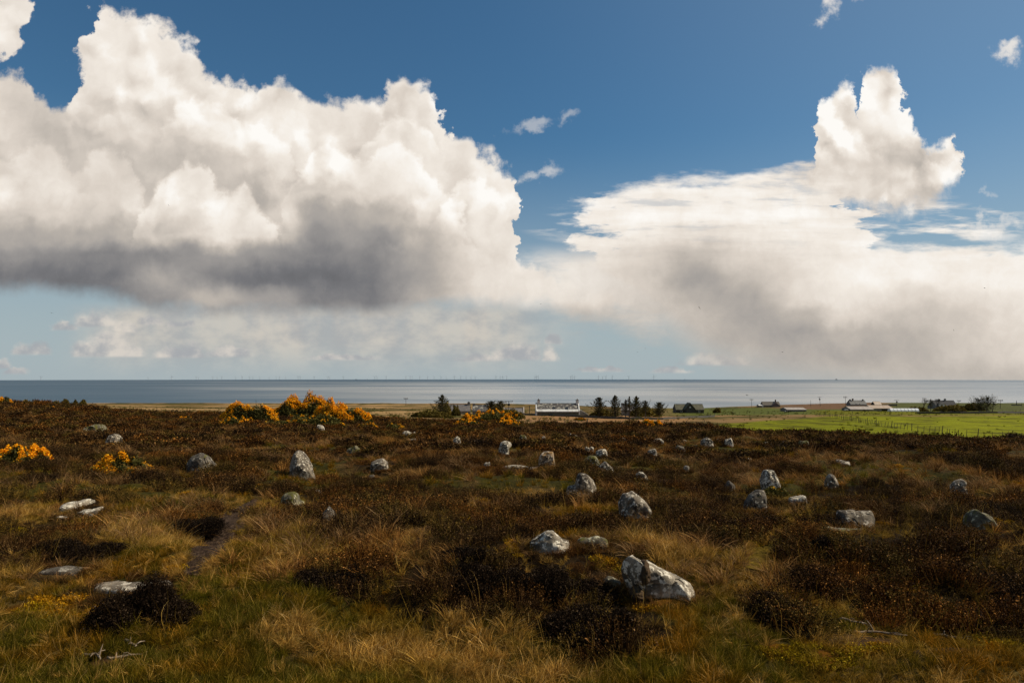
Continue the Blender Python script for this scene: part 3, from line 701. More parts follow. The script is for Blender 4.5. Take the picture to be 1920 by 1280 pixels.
small = [  # cx, base y, w, h, material, label
 (1236, 836, 20, 11, 'pale', 'flat-topped pale block in the far heather below the gorse clump'),
 (1224, 857, 16, 13, 'pale', 'small pale stone in front of the flat-topped pale block'),
 (1129, 856, 20, 12, 'pale', 'small white rock uphill of the domed stone'),
 (1101, 848, 9, 8, 'pale', 'left one of two tiny white stones uphill of the domed stone'),
 (1109, 849, 8, 9, 'pale', 'right one of two tiny white stones uphill of the domed stone'),
 (1069, 825, 10, 9, 'pale', 'tiny pale stone at the far edge of the moor, right of centre'),
 (1079, 826, 8, 7, 'pale', 'tinier pale stone close right of another at the far moor edge'),
 (980, 829, 14, 11, 'mossy', 'little yellowish lichened stone behind the notched upright stone'),
 (763, 817, 18, 6, 'pale', 'thin pale stone in the far heather left of centre'),
 (776, 818, 8, 6, 'pale', 'tiny bright stone at the right end of the thin pale stone'),
 (780, 829, 26, 5, 'pale', 'flat white stone flush with the brown grass left of centre'),
 (600, 808, 16, 8, 'pale', 'pale rock below the big flowering gorse bank'),
 (1288, 885, 11, 9, 'pale', 'small white split stone in mid moor right of the two humped stone'),
 (1277, 848, 16, 9, 'dark', 'dull grey low stone between pale stones in the far heather'),
 (1327, 838, 20, 12, 'grey', 'grey lichened stone at the far right of the rows'),
 (1367, 837, 14, 12, 'pale', 'white pointed stone near the green field'),
 (1346, 830, 6, 5, 'pale', 'tiny white stone between the grey one and the white pointed one'),
 (1375, 830, 6, 5, 'pale', 'tiny white stone just above the white pointed one'),
 (1440, 836, 12, 5, 'pale', 'flat whitish stone at the moor edge below the green field'),
 (1470, 834, 9, 5, 'pale', 'tiny whitish stone left of the yellow-capped stone'),
 (1508, 842, 18, 12, 'mossy', 'small stone with a yellow lichen cap below the green field'),
 (1580, 871, 24, 6, 'pale', 'flat white stone lying in dark heather on the right'),
 (1284, 832, 8, 6, 'pale', 'tiny pale stone left of the grey lichened stone'),
 (1020, 825, 8, 5, 'pale', 'speck of white stone behind the ochre streaked stone'),
 (1148, 1104, 32, 16, 'mossy', 'small green lichened rock at the left foot of the long white stone'),
 (914, 878, 14, 8, 'pale', 'little pale stone at the left end of the sunken slab'),
 (1197, 860, 8, 4, 'pale', 'tiny flat stone above the two humped stone'),
 (1228, 862, 6, 4, 'pale', 'speck of pale stone below the small pale stone'),
 (697, 900, 12, 8, 'dark', 'small dark stone peeping out of grass below the low rounded one'),
 (596, 926, 14, 5, 'grey', 'thin grey stone edge right of the stubby greenish stone'),
 (1405, 866, 10, 5, 'pale', 'flat pale stone in heather behind the white flat-topped stone'),
 (1170, 830, 9, 6, 'pale', 'tiny pale rock below the left end of the gorse clump'),
]
rnd = random.Random(7)
stone_spots = []
for i, (nm, poly, th, mt, lab) in enumerate(STONES):
    o = make_stone(nm, poly, th, seed=i + 1, mat=mt, rough=1.0); tag(o, lab, 'stone', G_ST if nm == 'standing_stone' else None)
    a = np.array(poly); stone_spots.append((o.location.x, o.location.y, (a[:, 0].max() - a[:, 0].min()) * o.location.y / 1280 / 2))
for i, (cx, by, w_, h_, mt, lab) in enumerate(small):
    pts = []
    for k in range(7):
        t = math.pi * k / 6
        pts.append((cx - math.cos(t) * w_ * .6 * rnd.uniform(.85, 1.1), by - max(0, math.sin(t)) ** .6 * (h_ * 1.3 + 1) * rnd.uniform(.8, 1.1)))
    o = make_stone('field_stone', pts, 1.0, seed=100 + i, mat=mt, rough=1.2, bury=.2); tag(o, lab, 'stone', 'small field stones in the heather')
    stone_spots.append((o.location.x, o.location.y, w_ * o.location.y / 1280 / 2))
# the long white lichened stone in front: a hump and a long tail with a mossy cleft between them
main = make_stone('cleft_boulder', [(1160, 1100), (1160, 1066), (1169, 1046), (1180, 1040), (1197, 1046), (1209, 1060), (1222, 1060), (1240, 1072), (1272, 1084), (1297, 1098), (1316, 1109), (1314, 1117), (1180, 1117)],
                  .38, seed=77, mat='pale', rough=.8, bury=.12)
tag(main, 'long white lichened boulder with a dark mossy cleft, nearest of the big stones', 'stone')
stone_spots.append((main.location.x, main.location.y, .28))
k = main.location.y / 1280
m_moss, n, b = new_mat('dark_moss'); p = opos(n)
n.put(b.inputs['Base Color'], n.ramp(n.noise(p, 40, 4, .7), [(.3, (.018, .010, .003)), (.7, (.09, .045, .010))])); b.inputs['Roughness'].default_value = 1
bump(n, b, n.noise(p, 60, 4, .7), 1, .02)
def lump(name, cx, cy, rx, ry, depth, yoff, mat, parent, seed):
    n1_, n2_ = 24, 16; vs_, fs = [], []
    for i in range(n2_ + 1):
        ph = -math.pi / 2 + math.pi * i / n2_
        for j in range(n1_):
            t = 2 * math.pi * j / n1_
            q = Vector((math.cos(t) * math.cos(ph), math.sin(ph), math.sin(t) * math.cos(ph)))
            s_ = 1 + 0.35 * (mnoise.fractal(q * 1.7 + Vector((seed, 0, 0)), 1, 2, 4))
            vs_.append(((cx + q.x * rx * s_), yoff + q.y * depth * s_, cy + q.z * ry * s_))
    for i in range(n2_):
        for j in range(n1_): fs.append([i * n1_ + j, i * n1_ + (j + 1) % n1_, (i + 1) * n1_ + (j + 1) % n1_, (i + 1) * n1_ + j])
    return mesh_obj(name, vs_, fs, mat, parent, smooth=True)
_cx = (1160 + 1315) / 2
lump('moss_patch', (1206 - _cx) * k, (1118 - 1072) * k, 11 * k, 19 * k, .17, -.03, m_moss, main, 3)
lump('moss_patch', (1190 - _cx) * k, (1118 - 1106) * k, 11 * k, 10 * k, .15, -.11, m_moss, main, 5)

# flat slabs
def slab(name, cx, cy, w_, h_, mat, lab, seed, hgt=0.10, grp=None):
    x, y, z = pos(cx, cy + h_ / 2); k_ = y / 1280
    _, yb, _ = pos(cx, cy - h_ / 2); L_ = max(0.25, min(yb - y, 2.5))
    n_ = 40; vs_, fs = [(0, L_ / 2, hgt)], []
    rs = []; prr = random.Random(seed); corner = [(prr.uniform(0, 6.28), prr.uniform(.62, .85)) for _ in range(6)]
    for q, (s_, zz) in enumerate([(.35, hgt), (.7, hgt * .97), (.92, hgt * .8), (1.0, hgt * .35), (1.02, -.15)]):
        for j in range(n_):
            t = 2 * math.pi * j / n_
            r_ = 0.72 + 0.55 * mnoise.fractal(Vector((math.cos(t) * 1.3 + seed, math.sin(t) * 1.3, 0)), 1, 2, 4) + .2 * (abs(math.cos(t)))
            r_ = min([r_] + [lim / max(math.cos(t - ca), .2) for ca, lim in corner])
            xx = math.cos(t) * w_ * k_ / 2 * r_ * s_; yy = L_ / 2 + math.sin(t) * L_ / 2 * r_ * s_
            nz = mnoise.fractal(Vector((xx * 5, yy * 5, seed)), 1, 2, 4) * hgt * .35 if q < 4 else 0
            vs_.append((xx, yy, zz + nz + gz(x + xx, y + yy) - z))
    vs_[0] = (0, L_ / 2, hgt + gz(x, y + L_ / 2) - z)
    for j in range(n_): fs.append([0, 1 + j, 1 + (j + 1) % n_])
    for q in range(4):
        for j in range(n_):
            a_ = 1 + q * n_; fs.append([a_ + j, a_ + n_ + j, a_ + n_ + (j + 1) % n_, a_ + (j + 1) % n_])
    o = mesh_obj(name, vs_, fs, SM[mat], smooth=True); o.location = (x, y, z)
    stone_spots.append((x, y + L_ / 2, max(w_ * k_ / 2, L_ / 2) * .8))
    return tag(o, lab, 'stone', grp)
slab('fallen_slab', 112, 955, 62, 16, 'pale', 'white fallen slab at left, the higher end of a broken pair', 11, .09)
slab('fallen_slab', 155, 966, 60, 13, 'pale', 'white fallen slab at left, the right and lower half of a broken pair', 12, .07)
slab('fallen_slab', 106, 976, 34, 8, 'pale', 'narrow white shard lying below the broken pair of slabs', 13, .05)
slab('flat_rock', 225, 1104, 190, 26, 'grey', 'flat grey rock flush with the turf behind the nearest left heather bush', 14, .06)
slab('flat_rock', 105, 1075, 100, 14, 'dark', 'thin dark flat rock sunk in grass at the left, behind the larger flat rock', 15, .04)
slab('flat_rock', 984, 880, 90, 7, 'pale', 'long pale sunken slab left of the ochre streaked upright stone', 16, .06)
slab('flat_rock', 1506, 942, 42, 9, 'pale', 'flat pale stone lying at the head of the mossy path', 17, .12)
slab('flat_rock', 1608, 998, 110, 8, 'mossy', 'mossy flat stones along the foot of the wide low block', 18, .05)
slab('flat_rock', 1110, 1026, 70, 10, 'mossy', 'lichen covered flat rock right of the low pale humped boulder', 19, .10)

# ------------------------------------------------------------------ bleached dead wood in the turf
m_dead, n, b = new_mat('bleached_wood'); p = opos(n)
n.put(b.inputs['Base Color'], n.ramp(n.noise(p, 25, 4, .6), [(.3, (.09, .06, .035)), (.7, (.34, .25, .16))])); b.inputs['Roughness'].default_value = .9
def dead_wood(px_, py_, L_, lab, seed):
    x, y, z = pos(px_, py_); r_ = random.Random(seed); root = empty('dead_branch', (x, y, z + .05)); tag(root, lab, 'branch', 'bleached dead heather wood')
    a = r_.uniform(-.6, .6); p_ = Vector((-L_ / 2 * math.cos(a), -L_ / 2 * math.sin(a), 0)); pts = [p_.copy()]
    for i in range(7): p_ = p_ + Vector((math.cos(a), math.sin(a), 0)) * L_ / 7 + Vector((0, r_.uniform(-1, 1), r_.uniform(-.5, .7))) * L_ * .05; a += r_.uniform(-.45, .45); pts.append(p_.copy())
    q = MB(); q.tube(pts, [.011, .012, .012, .010, .009, .008, .006, .003], 7); st0 = q.build('stem', m_dead, root, True)
    for i in (2, 3, 5):
        q = MB(); d = Vector((r_.uniform(-.5, .8), r_.choice((-1, 1)) * r_.uniform(.4, 1), r_.uniform(.1, .7))).normalized() * L_ * r_.uniform(.18, .35)
        q.tube([pts[i], pts[i] + d * .5 + Vector((0, 0, .01)), pts[i] + d], [.007, .005, .002], 6); q.build('twig', m_dead, root, True)
for i, a_ in enumerate([(190, 1240, .30, 'bleached crooked branch lying in turf at the lower left, left one of two'), (228, 1246, .24, 'shorter bleached branch lying just right of another at the lower left'),
    (1640, 1192, .42, 'long bent dead branch in the orange moss at lower right'), (1790, 1205, .34, 'dead branch lying in moss near the lower right corner'), (1600, 1172, .26, 'small curled dead branch above the long bent one at lower right'), (255, 1215, .22, 'thin bleached branch at the foot of the large left heather bush')]):
    dead_wood(*a_, 40 + i)

# ------------------------------------------------------------------ leaf helpers (numpy)
def leaf_quads(c_, size, rng, up=0.0, long=1.0, nrm=None):
    """one small quad per centre, random facing"""
    n_ = len(c_)
    a = rng.normal(size=(n_, 3)); a[:, 2] += up; a /= np.linalg.norm(a, axis=1, keepdims=True)
    b_ = rng.normal(size=(n_, 3)); b_ -= (b_ * a).sum(1, keepdims=True) * a; b_ /= np.linalg.norm(b_, axis=1, keepdims=True)
    s_ = (size * rng.uniform(.6, 1.4, n_))[:, None] if np.isscalar(size) else size[:, None]
    a = a * s_ * long; b_ = b_ * s_
    v_ = np.stack([c_ - a * .5, c_ + b_ * .5, c_ + a * .5, c_ - b_ * .5], 1).reshape(-1, 3)
    f = np.arange(n_ * 4).reshape(n_, 4); return v_, f
def blades(base, tip, width, bend, rng, seg=3):
    """tapered curved blades from base to tip; quads strips. bend: sideways sag vector"""
    n_ = len(base); side = np.cross(tip - base, rng.normal(size=(n_, 3))); side /= np.maximum(np.linalg.norm(side, axis=1, keepdims=True), 1e-9)
    V_, F = [], []
    for i in range(seg + 1):
        t = i / seg; c_ = base + (tip - base) * t + bend * (t * t - t) * 1.0
        w_ = (width * (1 - t * .92))[:, None] if not np.isscalar(width) else width * (1 - t * .92)
        V_.append(c_ - side * w_ * .5); V_.append(c_ + side * w_ * .5)
    V_ = np.stack(V_, 1); k_ = 2 * (seg + 1)
    for i in range(seg):
        q = np.arange(n_) * k_ + 2 * i
        F.append(np.stack([q, q + 1, q + 3, q + 2], 1))
    return V_.reshape(-1, 3), np.concatenate(F)
def leafy_mat(name, stops, rand=0.35, trans=0.25, rough=0.8, patch=None):
    m_, n, b = new_mat(name)
    c_ = n.ramp(attr(n, 'v', 'Fac'), stops)
    oi = n.new('ShaderNodeObjectInfo').outputs['Random']
    c_ = n.mix(1.0, c_, n.ramp(oi, [(0, (1 - rand,) * 3), (1, (1 + rand, 1 + rand * .9, 1 + rand * .7))]), 'MULTIPLY')
    if patch:
        w_ = n.noise(wpos(n), patch[0], 3, .6)
        c_ = n.mix(n.smooth(w_, .42, .62), c_, n.mix(1.0, c_, patch[1], 'MULTIPLY'))
    n.put(b.inputs['Base Color'], c_); b.inputs['Roughness'].default_value = rough; b.inputs['Specular IOR Level'].default_value = 0.06
    if trans:
        tr = n.new('ShaderNodeBsdfTranslucent'); n.put(tr.inputs['Color'], c_)
        mx_ = n.new('ShaderNodeMixShader'); mx_.inputs[0].default_value = trans
        n.l.new(b.outputs[0], mx_.inputs[1]); n.l.new(tr.outputs[0], mx_.inputs[2])
        n.l.new(mx_.outputs[0], n.n['Material Output'].inputs['Surface'])
    return m_
m_gorse = leafy_mat('gorse_leaf', [(0, (.022, .018, .005)), (.6, (.065, .058, .012)), (1, (.13, .11, .03))], .25, .15)
m_gorseflower = leafy_mat('gorse_flower', [(0, (.58, .20, .003)), (.5, (.88, .37, .006)), (1, (.96, .52, .025))], .12, .25)
m_shrub = leafy_mat('shrub_leaf', [(0, (.040, .028, .006)), (.6, (.12, .088, .016)), (1, (.22, .17, .04))], .3, .2)
m_bark, n, b = new_mat('bark'); p = opos(n)
n.put(b.inputs['Base Color'], n.ramp(n.noise(p, 6, 4, .6), [(.3, (.035, .026, .018)), (.7, (.10, .08, .06))])); b.inputs['Roughness'].default_value = .95
m_needle = leafy_mat('spruce_needles', [(0, (.018, .017, .006)), (.6, (.045, .040, .012)), (1, (.10, .080, .024))], .3, .1)

def bush(name, px_, py_, w_, h_, lab, cat, fl=0.0, nleaf=2600, mat=None, group=None, seed=0, dmin=3.2, side=(-1, 1), depth=.8, spr=None):
    x, y, z = pos(px_, py_, dmin); k_ = y / 1280; W_, H_ = w_ * k_ / 2, h_ * k_; rng = np.random.default_rng(seed)
    root = empty(name, (x, y, z)); tag(root, lab, cat, group)
    dp = max(W_ * depth, H_ * .6)
    def heightf(u, v_):
        base = np.clip(1 - u * u - v_ * v_, 0, 1) ** .55
        return base * (0.30 + 1.25 * fbm(u * 2.4 * max(1, w_ / h_ * .45) + seed, v_ * 2 + seed, oct=3, seed=seed))
    u = rng.uniform(-1, 1, nleaf * 2); v_ = rng.uniform(-1, 1, nleaf * 2); ok = u * u + v_ * v_ < 1; u, v_ = u[ok][:nleaf], v_[ok][:nleaf]
    top = heightf(u, v_) * H_; t = rng.uniform(0.0, 1, len(u)) ** .45
    c_ = np.stack([u * W_, v_ * dp, top * t], 1) + rng.normal(size=(len(u), 3)) * [0.03, 0.03, 0.02]
    c_[:, 2] += np.array(ground_z(x + c_[:, 0], y + c_[:, 1])) - z
    sz = spr or max(0.045, 1.6 * k_)
    L1, F1 = leaf_quads(c_, sz * 1.3, rng, .3, 2.2)
    val = np.repeat(np.clip(t * .75 + rng.normal(0, .18, len(t)), 0, 1), 4)
    mesh_obj('foliage', L1, F1, mat or m_gorse, root, attrs={'v': ('FLOAT', val)})
    sb = MB()
    for q in range(7):
        a_ = rng.uniform(0, 6.28); sb.tube([(0, 0, -.1), (math.cos(a_) * W_ * .25, math.sin(a_) * dp * .25, H_ * .35), (math.cos(a_) * W_ * .5, math.sin(a_) * dp * .5, H_ * .55)], [.03, .02, .008], 5)
    sb.build('stem', m_bark, root)
    if fl > 0:
        nf_ = int(nleaf * fl * 1.2)
        u = rng.uniform(-1, 1, nf_ * 5); v_ = rng.uniform(-1, .9, nf_ * 5)
        pat = fbm(u * 2.6 * max(1, w_ / h_ * .4) + 9 + seed, v_ * 2.6 + seed, oct=3, seed=seed + 50)
        ok = (u * u + v_ * v_ < .92) & (pat > np.quantile(pat, 1 - min(.9, fl * .60)))
        u, v_ = u[ok][:nf_], v_[ok][:nf_]
        top = heightf(u, v_) * H_
        c_ = np.stack([u * W_, v_ * dp, top * rng.uniform(.92, 1.12, len(u))], 1) + rng.normal(size=(len(u), 3)) * .02
        c_[:, 2] += np.array(ground_z(x + c_[:, 0], y + c_[:, 1])) - z
        L2, F2 = leaf_quads(c_, sz * 1.1, rng, .6, 1.1)
        mesh_obj('flowers', L2, F2, m_gorseflower, root, attrs={'v': ('FLOAT', np.repeat(rng.uniform(0, 1, len(u)), 4))})
    return root
GG = 'gorse bushes in flower'
for i, (a_, lab) in enumerate([
    ((42, 872, 118, 30, 1.0, 7000), 'low gorse bush thick with orange-yellow flowers at the left edge'),
    ((228, 890, 124, 30, .95, 7000), 'gorse bush with orange-yellow flowers below the two hillside boulders'),
    ((6, 762, 40, 18, .7, 1200), 'flowering gorse on the skyline in the far left corner of the moor'),
    ((465, 793, 120, 34, .75, 5500), 'gorse bush with sparse orange flowers, left end of the big gorse bank'),
    ((565, 789, 140, 46, .95, 8000), 'tallest gorse bush of the bank, crown full of orange flowers against the sea'),
    ((640, 797, 120, 42, .95, 7500), 'gorse bush with orange flowers sloping down the right end of the bank'),
    ((590, 802, 120, 24, .20, 4500), 'mostly green gorse in front of the tallest bush of the bank'),
    ((742, 812, 50, 14, .25, 1500), 'small gorse with a few orange sprigs right of the bank'),
    ((915, 793, 110, 20, .70, 4500), 'gorse bush full of flowers below the cottage roofs in the centre'),
    ((880, 804, 70, 16, .45, 2500), 'gorse bush with orange sprigs low left in the central clump'),
    ((945, 804, 80, 14, .55, 2500), 'gorse bush with flowers trailing right in the central clump'),
    ((962, 786, 34, 14, .6, 1200), 'small flowering gorse by the corner of the tan field'),
    ((1222, 802, 66, 12, .95, 2500), 'low line of yellow gorse at the far edge of the tan field'),
    ((1088, 788, 22, 5, .9, 500), 'tiny yellow gorse inside the tan field in front of the white cottage'),
    ((1450, 930, 44, 12, .12, 1200), 'gorse sprigs with single yellow flowers at the foot of the white flat-topped stone'),
    ((1677, 843, 18, 5, .8, 400), 'few orange gorse flowers in the heather below the green field'),
    ((1641, 836, 14, 4, .6, 300), 'tiny orange gorse sprig nearest the green field fence'),
    ((440, 800, 70, 16, .5, 2000), 'low spreading gorse below the left end of the big bank'),
    ((520, 803, 60, 14, .25, 1800), 'low mostly green gorse in front of the middle of the bank'),
    ((690, 806, 50, 12, .5, 1500), 'low gorse with orange sprigs at the right foot of the bank'),
    ((308, 783, 10, 5, .8, 300), 'tiny orange gorse on the left slope before the pale pasture'),
    ((95, 768, 26, 6, .6, 500), 'thin orange gorse sprigs on the left hillside skyline'),
    ((350, 790, 36, 9, .5, 700), 'little gorse with orange flowers below the pale pasture on the left'),
]):
    bush('gorse_bush', a_[0], a_[1], a_[2], a_[3], lab, 'gorse bush', a_[4], a_[5], None, GG, seed=10 + i, depth=.5)
for i, (a_, lab) in enumerate([
    ((810, 783, 80, 15, 2500), 'brown garden shrubs under the lone spruce at left of the cottages'),
    ((838, 777, 16, 20, 700), 'yellow-green shrub at the right foot of the lone spruce'),
    ((855, 779, 16, 20, 900), 'dark conical shrub in front of the long low cottage'),
    ((935, 778, 50, 16, 1500), 'olive shrub mass under the two dark round trees'),
    ((955, 784, 60, 18, 1800), 'bright green bramble behind the central gorse clump'),
    ((1130, 783, 50, 16, 1500), 'olive garden bushes below the first windswept spruce'),
    ((1210, 781, 60, 18, 1800), 'olive bushes between the last spruces of the row'),
    ((1344, 774, 14, 10, 500), 'thin leafless bush beside the dark barn'),
    ((1780, 771, 60, 12, 1800), 'brown hedge in front of the dormer house'),
    ((1820, 770, 50, 13, 1500), 'yellow-green shrubs between the dormer house and the big spruce'),
    ((1720, 771, 40, 9, 800), 'low scrub right of the polytunnel'),
    ((48, 750, 9, 9, 500), 'small round windswept bush highest on the left skyline'),
    ((123, 757, 10, 9, 400), 'small round windswept bush, left of three on the skyline'),
    ((142, 759, 8, 8, 300), 'thin small bush, middle of three on the skyline'),
    ((156, 759, 10, 9, 400), 'small round windswept bush, right of three on the skyline'),
    ((105, 763, 22, 8, 600), 'dark flat shrub on the crest of the left hill'),
]):
    bush('shrub', a_[0], a_[1], a_[2], a_[3], lab, 'shrub', 0, a_[4], m_shrub, None, seed=60 + i, depth=.5)

# dark heather bushes that stand out in the foreground (each its own plant)
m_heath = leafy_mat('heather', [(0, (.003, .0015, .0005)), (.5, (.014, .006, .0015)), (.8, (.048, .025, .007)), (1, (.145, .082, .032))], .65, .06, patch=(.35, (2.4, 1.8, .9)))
m_oldheath = leafy_mat('old_heather', [(0, (.003, .0015, .001)), (.5, (.009, .005, .002)), (.8, (.024, .013, .006)), (1, (.095, .062, .034))], .3, .05)
def heather_bush(px_, py_, w_, h_, lab, seed, n_=5200):
    x, y, z = pos(px_, py_); k_ = y / 1280; W_, H_ = w_ * k_ / 2, h_ * k_ * .9; rng = np.random.default_rng(seed)
    root = empty('heather_bush', (x, y, z)); tag(root, lab, 'heather', 'dark heather bushes')
    nl = max(5, int(w_ * k_ / .16)); D_ = max(W_ * .55, .3)
    la = rng.uniform(0, 6.2832, nl); lr = np.sqrt(rng.uniform(0, 1, nl)) * .82
    lx, ly = np.cos(la) * lr * W_, np.sin(la) * lr * D_ + D_ * .8; lh = H_ * rng.uniform(.35, .85, nl) * (1 - .5 * lr ** 2); lw = rng.uniform(.13, .26, nl) * (1 + W_ * .25)
    li = rng.integers(0, nl, n_); a = rng.uniform(0, 6.2832, n_); r_ = np.sqrt(rng.uniform(0, 1, n_)) * rng.uniform(.8, 1.25, n_)
    hh = lh[li] * np.clip(1 - .55 * r_ ** 2, .15, 1) * rng.uniform(.65, 1.15, n_) + .03
    tipp = np.stack([lx[li] + np.cos(a) * r_ * lw[li], ly[li] + np.sin(a) * r_ * lw[li], hh], 1)
    basep = np.stack([lx[li] + np.cos(a) * r_ * lw[li] * .45, ly[li] + np.sin(a) * r_ * lw[li] * .45, hh * .05], 1)
    gzv = np.array(ground_z(x + tipp[:, 0], y + tipp[:, 1])) - z
    tipp[:, 2] += gzv; basep[:, 2] += gzv
    V_, F = blades(basep, tipp, .005, rng.normal(0, .03, (n_, 3)), rng, 2)
    val = rng.uniform(.35, 1.0, n_); vv = np.repeat(val, 6)
    mesh_obj('twigs', V_, F, m_oldheath, root, attrs={'v': ('FLOAT', vv)})
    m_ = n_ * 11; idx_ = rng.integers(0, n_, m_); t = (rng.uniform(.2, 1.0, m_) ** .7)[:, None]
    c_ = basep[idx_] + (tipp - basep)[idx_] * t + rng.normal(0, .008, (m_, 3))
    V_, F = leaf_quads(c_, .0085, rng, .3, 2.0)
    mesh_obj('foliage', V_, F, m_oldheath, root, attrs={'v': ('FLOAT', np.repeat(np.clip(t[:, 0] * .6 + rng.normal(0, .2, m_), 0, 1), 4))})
for i, (a_, lab) in enumerate([
    ((245, 1190, 200, 105, 7500), 'large domed dark heather bush in front of the flat grey rock at lower left'),
    ((1000, 1145, 300, 80, 8000), 'long dark heather bank in the centre foreground, behind the blond grass'),
    ((1150, 1215, 230, 90, 8000), 'black heather bush below the long white boulder, nearest the bottom edge'),
    ((870, 1085, 150, 70, 5000), 'dark heather bush left of the low pale humped boulder'),
    ((600, 1115, 150, 50, 5000), 'dark heather bush left of the central bank'),
    ((360, 1015, 90, 44, 3500), 'round heather tussock overhanging the left side of the dirt path'),
    ((100, 1060, 190, 46, 6000), 'wide black heather bank below the white fallen slabs'),
    ((1480, 1188, 66, 50, 3000), 'small reddish dark heather bush right of the long white boulder'),
    ((1540, 1110, 80, 34, 3000), 'low dark heather bush right of the mossy path'),
    ((1560, 1050, 170, 46, 5000), 'dark heather bank in front of the wide low block of stone'),
    ((1900, 1192, 50, 30, 2200), 'small dark heather bush touching the right edge'),
]):
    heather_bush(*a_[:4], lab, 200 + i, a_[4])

# ------------------------------------------------------------------ trees
def at_px(px_, py_, dmin=60):
    x, y, z = pos(px_, py_, dmin); return x, y, z, y / 1280
def spruce(px_, py_, top_py, w_, lab, seed, bare=.12, upsweep=.55, skew=0.0, dens=1.0, forks=0, taper=1.0, group='windswept spruces by the farm cottages'):
    x, y, z, k_ = at_px(px_, py_); H_ = (py_ - top_py) * k_; R_ = w_ * k_ / 2 * 1.3; rng = np.random.default_rng(seed)
    root = empty('spruce_tree', (x, y, z)); tag(root, lab, 'tree', group)
    t_ = MB(); t_.tube([(0, 0, -.4), (skew * .2, 0, H_ * .35), (skew * .6, 0, H_ * .7), (skew, 0, H_ * .97)], [H_ * .028, H_ * .022, H_ * .012, H_ * .003], 7)
    ob = t_.build('trunk', m_bark, root)
    lb = MB(); Cs = []; Vv = []
    nb = int(70 * dens)
    for i in range(nb):
        t = bare + (1 - bare) * (i / nb) ** .9; a = i * 2.399 + rng.normal(0, .3)
        L_ = R_ * (1 - t ** 2.0 * .9) ** taper * rng.uniform(.45, 1.2) * (1 if t > bare + .08 else .8)
        if rng.uniform() < .12: L_ *= 1.35
        p0 = np.array([skew * t, 0, H_ * t * .97]); dr = np.array([math.cos(a), math.sin(a), 0])
        up = upsweep * rng.uniform(.6, 1.3)
        pts = [p0 + dr * L_ * s_ + np.array([0, 0, L_ * (up * s_ * s_ - .10 * s_)]) for s_ in (0, .35, .7, 1.0)]
        lb.tube(pts, [H_ * .008, H_ * .006, H_ * .004, H_ * .0015], 4)
        m_ = int(52 * dens * (.5 + L_ / max(R_, .1)))
        s_ = rng.uniform(.12, 1.03, m_); c_ = p0 + dr * (L_ * s_)[:, None] + np.stack([0 * s_, 0 * s_, L_ * (up * s_ * s_ - .10 * s_)], 1)
        sp = L_ * .13 * (1.15 - s_)[:, None] + H_ * .008
        Cs.append(c_ + rng.normal(size=(m_, 3)) * sp * [1, 1, .7]); Vv.append(rng.uniform(0, 1, m_))
    Cs.append(np.stack([skew + rng.normal(0, H_ * .008, 60), rng.normal(0, H_ * .008, 60), H_ * rng.uniform(.8, 1.0, 60)], 1)); Vv.append(rng.uniform(0, 1, 60))
    Cs = np.concatenate(Cs); Vv = np.concatenate(Vv)
    lb.build('limbs', m_bark, ob)
    V_, F = leaf_quads(Cs, max(.10, H_ * .019), rng, .2, 2.0)
    mesh_obj('crown', V_, F, m_needle, root, attrs={'v': ('FLOAT', np.repeat(Vv, 4))})
    return root
for i, a_ in enumerate([
    (829, 782, 739, 31, 'lone spruce with outspread branches left of the long low cottage', dict(upsweep=.35, bare=.2)),
    (921, 779, 752, 22, 'small dark round spruce behind the central gorse, left of a pair', dict(upsweep=.8, bare=.25, taper=.6)),
    (938, 781, 751, 25, 'larger dark dome-shaped spruce behind the central gorse, right of a pair', dict(upsweep=.5, bare=.1, taper=.6)),
    (1123, 783, 744, 34, 'broad spruce with long right hand branches, first right of the white cottage', dict(upsweep=.45, bare=.25)),
    (1153, 784, 740, 30, 'tallest pointed spruce of the row right of the white cottage', dict(upsweep=.4, bare=.05)),
    (1173, 784, 748, 16, 'thin ragged spruce left of the twin-topped one', dict(upsweep=.7, bare=.3, dens=.6)),
    (1180, 784, 743, 14, 'thinnest tall spruce in the middle of the row', dict(upsweep=.8, bare=.45, dens=.5)),
    (1193, 784, 742, 26, 'dense tall spruce in front of the grey farm roof', dict(upsweep=.6, bare=.2)),
    (1210, 784, 750, 20, 'leaning spruce with a gap in its crown, second from right in the row', dict(upsweep=.9, bare=.35, dens=.7)),
    (1236, 784, 754, 32, 'wide low spruce with upswept arms at the right end of the row', dict(upsweep=.6, bare=.2)),
    (1836, 772, 748, 26, 'left half of the big bushy spruce clump right of the dormer house', dict(upsweep=.9, bare=.05, taper=.5)),
    (1850, 772, 745, 28, 'right half of the big bushy spruce clump right of the dormer house', dict(upsweep=.9, bare=.05, taper=.5, skew=.4)),
    (1745, 771, 748, 14, 'narrow wind-torn spruce left of the dormer house', dict(upsweep=.9, bare=.35, dens=.6)),
]):
    spruce(*a_[:5], 300 + i, **a_[5])
